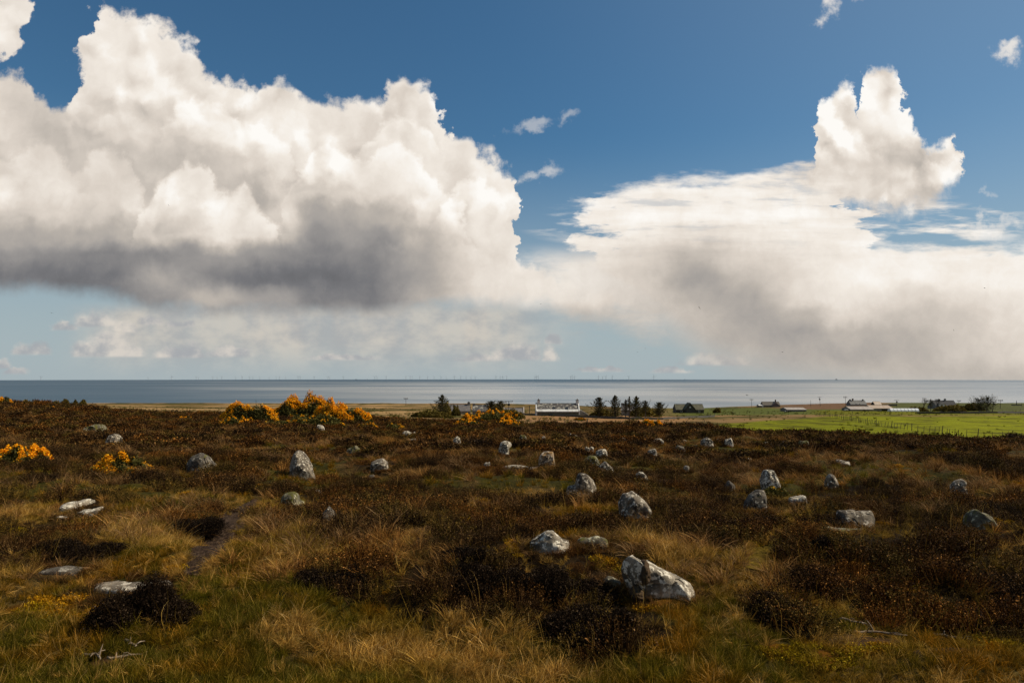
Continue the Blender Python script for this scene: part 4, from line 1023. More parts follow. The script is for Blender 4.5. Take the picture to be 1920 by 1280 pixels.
def bare_tree(px_, py_, top_py, w_, lab, seed):
    x, y, z, k_ = at_px(px_, py_); H_ = (py_ - top_py) * k_; R_ = w_ * k_ / 2; r_ = random.Random(seed)
    root = empty('bare_tree', (x, y, z)); tag(root, lab, 'tree', 'leafless trees by the dormer house')
    tb, lb = MB(), MB(); tb.tube([(0, 0, -.3), (.1, 0, H_ * .3)], [H_ * .03, H_ * .022], 6)
    def grow(p, d, L_, r0, dep):
        q = p + d * L_; mid = p + d * L_ * .5 + Vector((r_.uniform(-1, 1), r_.uniform(-1, 1), 0)) * L_ * .08
        lb.tube([p, mid, q], [r0, r0 * .8, r0 * .55], 4)
        if dep == 0: return
        for _ in range(3):
            nd = (d + Vector((r_.uniform(-1, 1), r_.uniform(-1, 1), r_.uniform(-.1, .7))) * .75).normalized(); nd.x *= R_ / H_ * 1.6 if dep > 3 else 1
            grow(q, nd.normalized(), L_ * r_.uniform(.6, .8), r0 * .6, dep - 1)
    for _ in range(4):
        d = Vector((r_.uniform(-.8, .8), r_.uniform(-.6, .6), 1)).normalized(); grow(Vector((.1, 0, H_ * .28)), d, H_ * .26, H_ * .014, 4)
    tb.build('trunk', m_bark, root); lb.build('branches', m_bark, root)
bare_tree(1731, 771, 748, 26, 'leafless spreading tree left of the dormer house', 5)
bare_tree(1757, 770, 747, 18, 'pale leafless tree touching the left gable of the dormer house', 6)

# ------------------------------------------------------------------ buildings
def flat_mat(name, c1, c2, sc=2.0, rough=.9, stretch=(1, 1, 1), met=0.0, extra=None):
    m_, n, b = new_mat(name); p = n.v('MULTIPLY', opos(n), stretch)
    c_ = n.mix(n.smooth(n.noise(p, sc, 5, .65), .40, .62), c1, c2)
    if extra: c_ = n.mix(n.smooth(n.noise(n.v('ADD', p, (9, 4, 2)), extra[1], 5, .7), extra[2], extra[2] + .06), c_, extra[0])
    n.put(b.inputs['Base Color'], c_); b.inputs['Roughness'].default_value = rough; b.inputs['Metallic'].default_value = met
    return m_
M_white = flat_mat('white_harling', (.66, .64, .58), (.50, .48, .43), 1.0)
M_greyw = flat_mat('grey_harling', (.20, .19, .17), (.13, .125, .11), 1.2)
M_green = flat_mat('weathered_render', (.12, .12, .085), (.075, .075, .055), 1.2)
M_slate = flat_mat('lichened_slate', (.085, .075, .065), (.055, .05, .048), 3.0, extra=((.38, .35, .28), 1.1, .52))
M_slated = flat_mat('dark_slate', (.035, .032, .032), (.022, .021, .022), 2.0)
M_slateg = flat_mat('grey_slate', (.15, .13, .12), (.11, .10, .095), 2.0, extra=((.26, .22, .17), 1.4, .56))
M_moss_r = flat_mat('mossy_roof', (.10, .092, .050), (.065, .058, .032), 1.2, extra=((.30, .28, .22), .6, .66))
M_stone = flat_mat('rubble_stone', (.060, .054, .040), (.034, .030, .024), 4.0)
M_tin = flat_mat('rusty_tin_roof', (.42, .33, .24), (.34, .22, .13), .8, .55, (4, .5, 1))
M_tinp = flat_mat('pale_tin_roof', (.40, .34, .27), (.30, .24, .19), .8, .5, (4, .5, 1))
M_metal = flat_mat('blue_grey_cladding', (.085, .085, .095), (.060, .060, .068), 1.0, .6)
M_brown = flat_mat('brown_harling', (.125, .095, .085), (.09, .07, .06), 1.0)
M_tile = flat_mat('brown_tiles', (.12, .10, .075), (.09, .075, .055), 3.0)
M_glass = flat_mat('window_glass', (.02, .022, .025), (.015, .017, .02), 1.0, .12)
M_dark = flat_mat('dark_opening', (.012, .010, .008), (.008, .007, .006), 1.0)
M_pot = flat_mat('chimney_pot_clay', (.10, .055, .035), (.06, .04, .03), 3.0)
M_poly, n, b = new_mat('polythene'); b.inputs['Base Color'].default_value = (.80, .80, .78, 1); b.inputs['Roughness'].default_value = .22
b.inputs['Specular IOR Level'].default_value = .7
def house(name, px0, px1, base, ridge, eave, lab, wall, roof, cat='house', depth=None, chims=(), wins=(), doors=(), skylights=(), yaw=0.0, fascia=None, group=None, gable_coping=None, hip=False, roof_over=.15, dmin=120, pot=True, seed=0):
    """gabled house whose long side faces the moor; px0..px1 walls, base/eave/ridge heights in photo pixels"""
    cx = (px0 + px1) / 2; x, y, z, k_ = at_px(cx, base, dmin)
    L_ = (px1 - px0) * k_ / 2; he_ = (base - eave) * k_; hr = (base - ridge) * k_; Dp = (depth or (hr - he_) * 2.1 + 1.5)
    root = empty(name, (x, y, z), rad(yaw)); tag(root, lab, cat, group)
    w_ = MB(); w_.prism([(0, -1.5), (Dp, -1.5), (Dp, he_), (Dp / 2, hr - .02), (0, he_)], -L_, L_); wall_o = w_.build('wall', wall, root)
    r_ = MB(); ov = roof_over; th_ = .14; sl = (hr - he_) / (Dp / 2)
    for sgn in (0, 1):
        y0, y1 = (-.3, Dp / 2) if sgn == 0 else (Dp + .3, Dp / 2); z0 = he_ - .3 * sl
        r_.prism([(y0, z0 + .01), (y1, hr + .01), (y1, hr + .01 + th_), (y0, z0 + .01 + th_)], -L_ - ov, L_ + ov)
    ro = r_.build('roof', roof, root)
    rb = MB(); rb.box(-L_ - ov, L_ + ov, Dp / 2 - .12, Dp / 2 + .12, hr + th_ - .03, hr + th_ + .07); rb.build('ridge', roof, ro)
    if fascia:
        f_ = MB(); ya, yb = -.42, .45; f_.prism([(ya, he_ + ya * sl + .02), (yb, he_ + yb * sl + .02), (yb, he_ + yb * sl + .24), (ya, he_ + ya * sl + .24)], -L_ - .02, L_ + .02); f_.build('eaves_band', fascia, root)
    if gable_coping:
        for s_ in (-1, 1):
            g_ = MB(); xa = s_ * L_; xb = s_ * (L_ + .38)
            g_.prism([(-.35, -1.4), (Dp + .35, -1.4), (Dp + .35, he_ + .1), (Dp / 2, hr + .42), (-.35, he_ + .1)], min(xa, xb), max(xa, xb)); g_.build('gable', gable_coping, root)
    for (cxp, hpx, mt) in chims:
        cx_ = (cxp - cx) * k_; ch = MB(); hh = hpx * k_
        ch.box(cx_ - .42, cx_ + .42, Dp / 2 - .5, Dp / 2 + .5, hr - .5, hr + hh * .68); co = ch.build('chimney', mt, root)
        cc_ = MB(); cc_.box(cx_ - .50, cx_ + .50, Dp / 2 - .58, Dp / 2 + .58, hr + hh * .68, hr + hh * .68 + .14); cc_.build('cap', M_stone, co)
        if pot:
            pt = MB(); pt.tube([(cx_, Dp / 2, hr + hh * .68 + .14), (cx_, Dp / 2, hr + hh)], [.17, .14], 8); pt.build('chimney_pot', M_pot, co)
    for (wx, wy, ww, wh) in wins:
        xx = (wx - cx) * k_; zz = (base - wy) * k_; a, c_ = ww * k_ / 2, wh * k_ / 2
        fr = MB()
        for q in ((xx - a - .08, xx - a, zz - c_, zz + c_), (xx + a, xx + a + .08, zz - c_, zz + c_), (xx - a - .08, xx + a + .08, zz + c_, zz + c_ + .08), (xx - a - .12, xx + a + .12, zz - c_ - .10, zz - c_)):
            fr.box(q[0], q[1], -.07, .02, q[2], q[3])
        fo = fr.build('window', M_white if wall is not M_white else M_greyw, root)
        gl = MB(); gl.box(xx - a, xx + a, -.03, .01, zz - c_, zz + c_); gl.build('pane', M_glass, fo)
    for (wx, ww, wh, mt) in doors:
        xx = (wx - cx) * k_; dm = MB(); dm.box(xx - ww * k_ / 2, xx + ww * k_ / 2, -.05, .02, -.3, wh * k_); dm.build('door', mt, root)
    for (wx, wy) in skylights:
        xx = (wx - cx) * k_; zz = (base - wy) * k_; t = (zz - he_) / (hr - he_); yy = t * Dp / 2
        sk = MB(); nz = 1 / math.hypot(1, sl); o1 = Vector((0, -sl * nz, nz)) * .16; u_ = Vector((0, nz, sl * nz))
        c0 = Vector((xx, yy, zz)) + o1
        pts = [c0 + Vector((-.45, 0, 0)) - u_ * .6, c0 + Vector((.45, 0, 0)) - u_ * .6, c0 + Vector((.45, 0, 0)) + u_ * .6, c0 + Vector((-.45, 0, 0)) + u_ * .6]
        dn = [p_ + o1 * .5 for p_ in pts]; sk.add(pts + dn, [[3, 2, 1, 0], [4, 5, 6, 7], [0, 1, 5, 4], [1, 2, 6, 5], [2, 3, 7, 6], [3, 0, 4, 7]]); sk.build('skylight', M_glass, root)
    return root, (x, y, z, k_, L_, he_, hr, Dp)
# white cottage in the middle
cot, (x, y, z, k_, L_, he_, hr, Dp) = house('cottage', 1007, 1085, 779, 757.5, 770.5, 'white gabled cottage with lichened slate roof and two chimneys in the centre', M_green, M_slate, fascia=M_white, gable_coping=M_white, roof_over=-.02,
    chims=[(1010.5, 9.5, M_white), (1084, 9.5, M_white)], skylights=[(1039, 766), (1063, 766.5)])
le = MB(); le.prism([(L_ + .4, -1), (L_ + 2.9, -1), (L_ + 2.9, he_ * .15), (L_ + .4, he_ * 1.25)], 1.0, Dp - 1.0, 'y'); lo = le.build('lean_to', M_greyw, cot)
lr = MB(); lr.prism([(L_ + .38, he_ * 1.25), (L_ + 3.2, he_ * .12), (L_ + 3.2, he_ * .12 + .22), (L_ + .38, he_ * 1.25 + .25)], .8, Dp - .8, 'y'); lr.build('lean_to_roof', M_white, lo)
# long low pair of cottages behind the gorse
house('long_cottage', 838, 880, 776, 759, 770, 'grey roofed low cottage with one chimney behind the conical shrub', M_greyw, M_slateg, chims=[(838, 6, M_tinp), (878, 6, M_greyw)], wins=[(868, 773, 3, 3)])
house('long_cottage', 886, 914, 777, 760, 770, 'pale grey low cottage between the chimney gable and the small round spruce', M_greyw, M_slate, chims=[(888, 3, M_greyw), (913, 4, M_white)])
house('shed', 946, 981, 779, 766, 774, 'low grey roofed shed with a cream end wall left of the white cottage', M_dark, M_slateg, 'shed', gable_coping=M_tinp, depth=5)
house('farm_house', 1165, 1187, 779, 759, 769, 'grey farm house half hidden behind the spruce row', M_greyw, M_slateg, wins=[(1170, 776, 3, 4), (1182, 776, 3, 4)], chims=[(1166, 3, M_greyw)], yaw=-14, dmin=200)
house('shed', 1120, 1128, 782, 772, 777, 'tiny white gabled shed under the first spruce', M_white, M_slateg, 'shed', depth=3, dmin=200)
# dark barn with central gable
bn, (x, y, z, k_, L_, he_, hr, Dp) = house('barn', 1268, 1320, 774, 758.5, 767.5, 'dark barn with mossy roof and a tall central gable', M_stone, M_moss_r, 'barn', wins=[(1278, 771, 2.5, 3), (1311, 771, 2.5, 3)])
g_ = MB(); gx = (1292 - 1294) * k_; gw = 8.5 * k_; gh = (774 - 756) * k_
g_.prism([(gx - gw, -1), (gx + gw, -1), (gx + gw, he_ * .95), (gx, gh), (gx - gw, he_ * .95)], -1.6, Dp / 2, 'y'); go_ = g_.build('gable_wing', M_stone, bn)
g_ = MB()
for s_ in (-1, 1): g_.prism([(gx, gh + .03), (gx, gh + .30), (gx + s_ * (gw + .4), he_ * .92 + .25), (gx + s_ * (gw + .4), he_ * .92)], -1.9, Dp / 2 + .1, 'y')
g_.build('gable_wing_roof', M_moss_r, go_)
g_ = MB(); g_.box(gx - .25, gx + .25, -1.66, -1.58, gh * .55, gh * .68); g_.build('window', M_white, go_)
# bungalow
bg_, (x, y, z, k_, L_, he_, hr, Dp) = house('bungalow', 1431, 1463, 763, 753.5, 759.5, 'brown bungalow with hipped looking roof and chimney on the right skyline', M_brown, M_tile, chims=[(1457, 5.5, M_pot)], wins=[(1440, 760.7, 3, 2), (1452, 760.7, 2.5, 2)], yaw=0, pot=False)
g_ = MB(); x0 = (1448 - 1447) * k_; gw = 12 * k_; g_.prism([(x0 - gw * .2, -.8), (x0 + gw, -.8), (x0 + gw, he_ * .9), (x0 + gw * .4, hr * .96), (x0 - gw * .2, he_ * .9)], -2.2, Dp / 2, 'y'); g_.build('cross_wing', M_brown, bg_)
house('garage', 1423, 1432, 763, 758.4, 760, 'flat white roofed garage at the left of the brown bungalow', M_brown, M_white, 'garage', depth=5, doors=[(1430, 3, 3, M_white)])
house('long_shed', 1476, 1512, 771.5, 765, 768.2, 'long low shed with pale roof and blue-grey walls in the green field', M_metal, M_tinp, 'shed', depth=8)
house('farm_house', 1595, 1625, 760.5, 751, 758.8 - 1, 'grey two storey house with stepped chimneys on the skyline at right', M_greyw, M_greyw, chims=[(1598, 3, M_stone), (1603, 5, M_pot), (1622, 3, M_stone)], wins=[(1605, 757.5, 2.2, 1.6), (1612, 757.5, 2.2, 1.6)], pot=False, depth=7)
house('outbuilding', 1640.5, 1653, 760, 753, 758.4, 'small outbuilding with a rusty pink tin roof on the skyline', M_stone, M_tin, 'outbuilding', depth=6)
ww_, (x, y, z, k_, *_q) = house('stone_wall', 1655, 1682, 760.5, 758, 758.4, 'dark stone garden wall right of the pink roofed outbuilding', M_stone, M_stone, 'wall', depth=.8, roof_over=0)
house('barn', 1595, 1638, 770.5, 763, 767.5, 'long low barn with a pale rusty roof and white end wall', M_greyw, M_tinp, 'barn', depth=9, doors=[(1620, 4, 3, M_dark)])
house('barn', 1635, 1674, 770.5, 760.5, 765.5, 'barn with a tan tin roof and open black front', M_greyw, M_tin, 'barn', depth=9, doors=[(1662, 18, 4, M_dark)])
# polytunnel
x, y, z, k_ = at_px(1697, 771.5); L_ = 27 * k_; R_ = 6.3 * k_ * .9; root = empty('polytunnel', (x, y, z)); tag(root, 'shining white polytunnel in front of the farm barns', 'polytunnel')
mb_ = MB(); ns = 16
prof = [(-R_ * math.cos(math.pi * i / ns) + R_, R_ * math.sin(math.pi * i / ns)) for i in range(ns + 1)]; mb_.prism(prof, -L_, L_); mb_.build('cover', M_poly, root)
for i in range(9):
    xx = -L_ + 2 * L_ * i / 8; hb = MB(); hb.tube([(xx, R_ - R_ * 1.006 * math.cos(math.pi * j / ns), R_ * 1.006 * math.sin(math.pi * j / ns)) for j in range(ns + 1)], [.06] * (ns + 1), 5); hb.build('hoop', M_metal, root)
# dormer house
dh, (x, y, z, k_, L_, he_, hr, Dp) = house('dormer_house', 1757, 1797, 766, 751.5, 763, 'dark roofed house with a white dormer and two chimneys at right', M_greyw, M_slated, chims=[(1770, 3.6, M_stone), (1781, 4.4, M_greyw)], depth=10)
dm = MB(); x0 = (1767 - 1777) * k_; dm.box(x0 - 5 * k_, x0 + 5.5 * k_, .6, Dp / 2 - .5, he_ * .7, (766 - 757.6) * k_); do = dm.build('dormer', M_white, dh)
dm = MB(); dm.box(x0 - 5.6 * k_, x0 + 6.6 * k_, .3, Dp / 2, (766 - 757.6) * k_, (766 - 756.7) * k_); dm.build('dormer_roof', M_greyw, do)
dm = MB(); dm.box(x0 - 1.6 * k_, x0 + 1.8 * k_, .52, .58, (766 - 761.6) * k_, (766 - 758.8) * k_); dm.build('window', M_glass, do)
# old white wall stub, small white heaps (vans) near barns
def van(px_, py_, w_, h_, lab, nm='parked_van'):
    x, y, z, k_ = at_px(px_, py_); a, hh = w_ * k_ / 2, h_ * k_; root = empty(nm, (x, y, z)); tag(root, lab, 'van')
    q = MB(); q.prism([(-a, .35), (a, .35), (a, hh * .55), (a * .72, hh * .62), (a * .5, hh), (-a * .95, hh), (-a, hh * .9)], -.95, .95, 'y'); q.build('body', M_white, root)
    q = MB(); q.prism([(a * .70, hh * .64), (a * .52, hh * .96), (a * .2, hh * .96), (a * .2, hh * .64)], -.97, .97, 'y'); q.build('window', M_glass, root)
    for s_ in (-.6, .6):
        for yy in (-.9, .9): q = MB(); q.tube([(a * s_, yy - .1, .35), (a * s_, yy + .1, .35)], [.35, .35], 12); q.build('wheel', M_dark, root)
van(1588, 770.5, 7, 3.2, 'white van parked left of the long low barn')
van(1475, 772.5, 5, 2.6, 'small white van parked at the near corner of the blue-grey shed')
# ruined stump with finger on the far right skyline
x, y, z, k_ = at_px(1908, 760); root = empty('monument', (x, y, z)); tag(root, 'low grey ruin with a tall thin chimney stack on the far right skyline', 'ruin')
q = MB(); q.box(-7 * k_, 7.5 * k_, 0, 3, -1, 1.6 * k_); q.build('wall', M_stone, root)
q = MB(); q.tube([(.2, 1.5, 0), (.2, 1.5, 5 * k_), (.2, 1.5, 9.5 * k_)], [.8 * k_, .55 * k_, .22 * k_], 8); q.build('stack', M_stone, root)

# drystone wall along the tan field
def wall_run(pts_px, h_, lab, mat=M_stone, dmin=90, th_=.6):
    P_ = [at_px(a, b_, dmin)[:3] for a, b_ in pts_px]; x0, y0, z0 = P_[0]
    vs_, fs = [], []; n_ = 0; rr_ = random.Random(3)
    for (xa, ya, za), (xb, yb, zb) in zip(P_[:-1], P_[1:]):
        L__ = math.hypot(xb - xa, yb - ya); m_ = max(2, int(L__ / 1.2))
        for i in range(m_ + (1 if (xb, yb) == P_[-1][:2] else 0)):
            t = i / m_; X, Y = xa + (xb - xa) * t, ya + (yb - ya) * t; Z = gz(X, Y); hh = h_ * rr_.uniform(.85, 1.1)
            vs_ += [(X - x0, Y - y0 - th_ / 2, Z - z0 - .3), (X - x0, Y - y0 - th_ / 3, Z - z0 + hh), (X - x0, Y - y0 + th_ / 3, Z - z0 + hh), (X - x0, Y - y0 + th_ / 2, Z - z0 - .3)]; n_ += 1
    for i in range(n_ - 1):
        for j in range(4): fs.append([i * 4 + j, i * 4 + (j + 1) % 4, i * 4 + 4 + (j + 1) % 4, i * 4 + 4 + j])
    fs.append([0, 1, 2, 3]); fs.append([(n_ - 1) * 4 + q for q in (3, 2, 1, 0)])
    o = mesh_obj('stone_wall', vs_, fs, mat); o.location = (x0, y0, z0); tag(o, lab, 'wall'); return o
wall_run([(978, 777), (1040, 780), (1110, 783), (1180, 785.5), (1243, 786.5)], .55, 'dark drystone wall in front of the white cottage and the spruce row', th_=.5)
wall_run([(1720, 775.5), (1800, 775), (1870, 774.5), (1950, 774)], .8, 'low reddish brown wall bounding the green field below the dormer house')
wall_run([(1243, 786), (1290, 783.5), (1340, 781)], .5, 'thin low wall continuing right from the spruce row')

# ------------------------------------------------------------------ power poles
m_wood = flat_mat('weathered_wood', (.060, .045, .032), (.035, .027, .020), 6.0, .9, (6, 6, 1))
for i, (px_, top, base, arm, lean_, lab) in enumerate([
    (480, 749, 760, 0, 0, 'thin short pole on the skyline behind the gorse bank'),
    (761, 746, 761, 1, 0, 'power pole with crossarm on the skyline left of the lone spruce'),
    (954, 752, 776, 2, 0, 'dark power pole with transformer beside the low grey shed'),
    (993, 760, 778, 0, 0, 'plain dark pole between the shed and the white cottage'),
    (1409, 748, 764, 1, .3, 'power pole left of the brown bungalow'),
    (1418, 759, 763.5, 0, 0, 'stubby post just left of the garage'),
    (1520, 750, 761, 0, 0, 'thin pole right of the brown bungalow'),
    (1536.5, 744, 761, 2, .8, 'leaning power pole with transformer between bungalow and two storey house'),
    (1585, 743, 761, 1, .2, 'tall power pole with two crossarms left of the two storey house'),
    (1681, 750, 763, 2, .3, 'power pole with transformer above the polytunnel'),
    (1733, 746, 762, 1, 0, 'power pole rising behind the leafless spreading tree'),
    (1798, 750.5, 761, 1, 0, 'far pale pole just right of the dormer house'),
    (1863, 753, 771, 2, -.6, 'near dark power pole right of the big spruce clump'),
    (1875.5, 749.5, 766, 1, 0, 'slim power pole second right of the big spruce clump'),
    (1916, 756, 762, 0, 0, 'short pole beside the ruin at the right edge'),
]):
    x, y, z, k_ = at_px(px_, base); H_ = (base - top) * k_; root = empty('power_pole', (x, y, z)); tag(root, lab, 'power pole', 'power poles along the coast')
    r0 = max(.14, .33 * k_); q = MB(); q.tube([(lean_, 0, -.5), (0, 0, H_)], [r0, r0 * .75], 7); q.build('pole', m_wood, root)
    if arm:
        for zz in ((H_ * .97,) if arm != 1 else (H_ * .97, H_ * .88)):
            q = MB(); q.box(-1.5, 1.5, -.1, .1, zz - .1, zz + .1); ao = q.build('crossarm', m_wood, root)
            for xx in (-1.3, 0, 1.3): q = MB(); q.tube([(xx, 0, zz + .1), (xx, 0, zz + .4)], [.1, .06], 6); q.build('insulator', M_greyw, ao)
    if arm == 2: q = MB(); q.box(-.45, .45, -.6, -.15, H_ * .66, H_ * .82); q.build('transformer', M_dark, root)

# ------------------------------------------------------------------ post and wire fences
m_wire = flat_mat('fence_wire', (.09, .08, .07), (.07, .065, .06), 1.0, .6, met=.6)
def fence(pts_px, spacing, h_, lab, dmin=60, seed=0, thick=.04, mesh_h=True):
    P_ = [at_px(a, b_, dmin)[:2] for a, b_ in pts_px]; r_ = random.Random(seed)
    seglen = [math.dist(P_[i], P_[i + 1]) for i in range(len(P_) - 1)]; T_ = sum(seglen)
    def at(s_):
        for i, L__ in enumerate(seglen):
            if s_ <= L__ or i == len(seglen) - 1: t = s_ / L__; return P_[i][0] + (P_[i + 1][0] - P_[i][0]) * t, P_[i][1] + (P_[i + 1][1] - P_[i][1]) * t
            s_ -= L__
    x0, y0 = P_[0]; z0 = gz(x0, y0); root = empty('field_fence', (x0, y0, z0)); tag(root, lab, 'fence')
    tops = []; s_ = 0; kpost = 0; me0 = {}
    while s_ <= T_ and kpost < 98:
        X, Y = at(s_); Z = gz(X, Y); big = kpost % 6 == 3; hh = h_ * (1.22 if big else r_.uniform(.88, 1.05)); w_ = thick * (1.7 if big else 1)
        q = MB(); lx = r_.gauss(.10, .07); q.tube([(0, 0, -.4), (lx * .3, 0, 0), (lx * 1.6, 0, hh)], [w_, w_, w_ * .85], 6)
        o = q.build('post', m_wood, root); o.location = (X - x0, Y - y0, Z - z0)
        tops.append((X - x0 + lx, Y - y0, Z - z0)); s_ += spacing * r_.uniform(.8, 1.2); kpost += 1
    wires = [.30, .55, .80, 1.0]
    for f_ in wires:
        q = MB(); pts = [(a + .06 * f_, b_, c_ + h_ * f_ * .93) for a, b_, c_ in tops]; q.tube(pts, [.012] * len(pts), 3); q.build('wire', m_wire, root)
    return root
fence([(1530, 779.5), (1565, 784), (1600, 791), (1650, 799), (1700, 806), (1750, 811), (1800, 817.5), (1860, 822), (1925, 827)], 1.75, 1.15, 'leaning post and wire fence crossing the green field to the right edge', seed=1)
fence([(1320, 782), (1380, 777.5), (1450, 776), (1540, 777), (1640, 778.5)], 3.4, 1.1, 'post and wire fence along the dead grass strip at the top of the green field', seed=2, dmin=100)
fence([(985, 797), (1060, 799), (1150, 800), (1260, 800), (1330, 797)], 2.2, .8, 'low sparse fence along the near edge of the tan field', seed=3, dmin=80, thick=.04)
fence([(1330, 770.5), (1390, 765.5), (1450, 764)], 4.5, 1.0, 'skyline fence between the dark barn and the bungalow', seed=4, dmin=150)
fence([(1860, 771.5), (1900, 771.5), (1950, 771.5)], 3.5, 1.2, 'fence of dark posts along the reddish wall at the right edge', seed=5, dmin=150)

# ------------------------------------------------------------------ offshore wind farm
m_turb, n, b = new_mat('turbine_grey_paint'); b.inputs['Base Color'].default_value = (.36, .37, .38, 1); b.inputs['Roughness'].default_value = .7
def turbine_proto():
    root = empty('wind_turbine', (0, 0, 0)); q = MB(); q.tube([(0, 0, 0), (0, 0, 22)], [6.5, 6.5], 8); q.build('foundation', m_turb, root)
    q = MB(); q.tube([(0, 0, 22), (0, 0, 110)], [4.8, 3.2], 8); q.build('tower', m_turb, root)
    q = MB(); q.box(-3, 3, -9, 8, 107, 114); q.build('nacelle', m_turb, root)
    hub = mesh_obj('hub', *(lambda m_: (m_.v, m_.f))(MB().tube([(0, -12, 110), (0, -9, 110)], [1.5, 3.2], 8)), m_turb, root)
    for k__ in range(3):
        a_ = 2 * math.pi * k__ / 3; q = MB(); dr = Vector((math.sin(a_), 0, math.cos(a_))); sd_ = Vector((math.cos(a_), 0, -math.sin(a_)))
        c0 = Vector((0, -11, 0)); pts = []
        for (r0, w_) in ((2, 2.6), (14, 5.2), (45, 3.4), (77, .9)):
            c_ = c0 + dr * r0
            pts += [c_ - sd_ * w_ * .4 + Vector((0, -.5, 0)), c_ + sd_ * w_ * .6 + Vector((0, -.5, 0)), c_ + sd_ * w_ * .6 + Vector((0, .5, 0)), c_ - sd_ * w_ * .4 + Vector((0, .5, 0))]
        fs = [[3, 2, 1, 0], [12, 13, 14, 15]]
        for i in range(3):
            for j in range(4): fs.append([i * 4 + j, i * 4 + (j + 1) % 4, i * 4 + 4 + (j + 1) % 4, i * 4 + 4 + j])
        q.add([tuple(p_) for p_ in pts], fs); o = q.build('blade', m_turb, root); o.location = (0, 0, 110)
    return root
tp = [(77, 24), (278, 33), (322, 24), (368, 28), (372, 31), (399, 28), (407, 33), (416, 27), (442, 30), (454, 26), (468, 28), (474, 30), (487, 31), (505, 34), (518, 32), (524, 29),
      (536, 33), (559, 26), (563, 28), (589, 28), (615, 27), (618, 30), (644, 26), (703, 28), (707, 29), (724, 27), (761, 28), (769, 26), (773, 30), (787, 27), (802, 28), (814, 32),
      (827, 29), (837, 33), (852, 23), (864, 25), (874, 28), (883, 30), (891, 29), (930, 25), (938, 26), (943, 26), (950, 26), (1003, 27), (1006, 25), (1009, 25), (1070, 26), (1073, 24), (1077, 25),
      (1122, 25), (1130, 28), (1136, 24), (1148, 23), (1179, 25), (1226, 22)]
near_words = ['far left end of the horizon row', 'gap before the left group', 'left group', 'left group', 'left group']
ordn = {0: 'first'}
def ordinal(k__):
    u_ = ['first', 'second', 'third', 'fourth', 'fifth', 'sixth', 'seventh', 'eighth', 'ninth', 'tenth', 'eleventh', 'twelfth', 'thirteenth', 'fourteenth', 'fifteenth', 'sixteenth', 'seventeenth', 'eighteenth', 'nineteenth']
    if k__ <= 19: return u_[k__ - 1]
    t_ = ['twenty', 'thirty', 'forty', 'fifty'][k__ // 10 - 2]; r__ = k__ % 10
    return t_ + ('-' + u_[r__ - 1] if r__ else 'th').replace('yth', 'ieth') if r__ else t_[:-1] + 'ieth'
tproto = turbine_proto(); rt = random.Random(5)
for i, (px_, dk) in enumerate(tp):
    o = tproto if i == 0 else copy_tree(tproto)
    y = dk * 1000.0; x = (px_ - 960) / 1280 * y; o.location = (x, y, SEA - (x * x + y * y) / (2 * RE))
    o.rotation_euler[2] = rt.uniform(-.5, .5)
    for ch in o.children:
        pass
    ph = rt.uniform(0, 2.0)
    for ch in o.children:
        if ch.name.startswith('blade'): ch.rotation_euler = (0, ph, 0)
    tag(o, 'offshore wind turbine, %s from the left along the sea horizon' % ordinal(i + 1), 'wind turbine', 'offshore wind turbines on the horizon')

# ------------------------------------------------------------------ ships and birds
m_hull = flat_mat('ship_hull', (.03, .032, .036), (.05, .045, .045), .2)
def ship(px_, dist, L_, lab, kind):
    y = dist; x = (px_ - 960) / 1280 * y; root = empty('boat', (x, y, SEA - (x * x + y * y) / (2 * RE))); tag(root, lab, 'boat')
    q = MB(); h_ = L_ * .10
    q.prism([(-L_ / 2, h_), (-L_ * .46, -h_ * .3), (L_ * .44, -h_ * .3), (L_ / 2, h_ * 1.2)], -L_ * .1, L_ * .1, 'y'); q.build('hull', m_hull, root)
    if kind == 'rig':
        q = MB(); q.box(-L_ * .3, L_ * .3, -L_ * .09, L_ * .09, h_, h_ * 2.5); q.build('deck_house', m_hull, root)
        q = MB(); q.tube([(L_ * .1, 0, h_ * 2.5), (L_ * .1, 0, L_ * .55)], [L_ * .04, L_ * .01], 5); q.build('derrick', m_hull, root)
    else:
        q = MB(); q.box(-L_ * .35, -L_ * .1, -L_ * .08, L_ * .08, h_, h_ * 2.6); q.build('wheelhouse', m_hull, root)
        q = MB(); q.tube([(L_ * .15, 0, h_), (L_ * .15, 0, L_ * .35)], [L_ * .01, L_ * .006], 5); q.build('mast', m_hull, root)
ship(1568, 26000, 95, 'hazy supply vessel with a derrick on the horizon at right', 'rig')
ship(668, 24000, 70, 'tiny dark ship on the horizon above the gorse bank', 's')
ship(689, 26000, 45, 'tinier ship on the horizon right of another above the gorse bank', 's')
ship(1284, 25000, 50, 'tiny dark ship on the horizon above the dark barn', 's')
ship(1401, 74 * 1280 / (739.5 - 705), 9.5, 'small fishing boat on the pale water above the bungalow', 's')
m_bird, n, b = new_mat('gull_feathers'); b.inputs['Base Color'].default_value = (.09, .085, .08, 1); b.inputs['Roughness'].default_value = .9
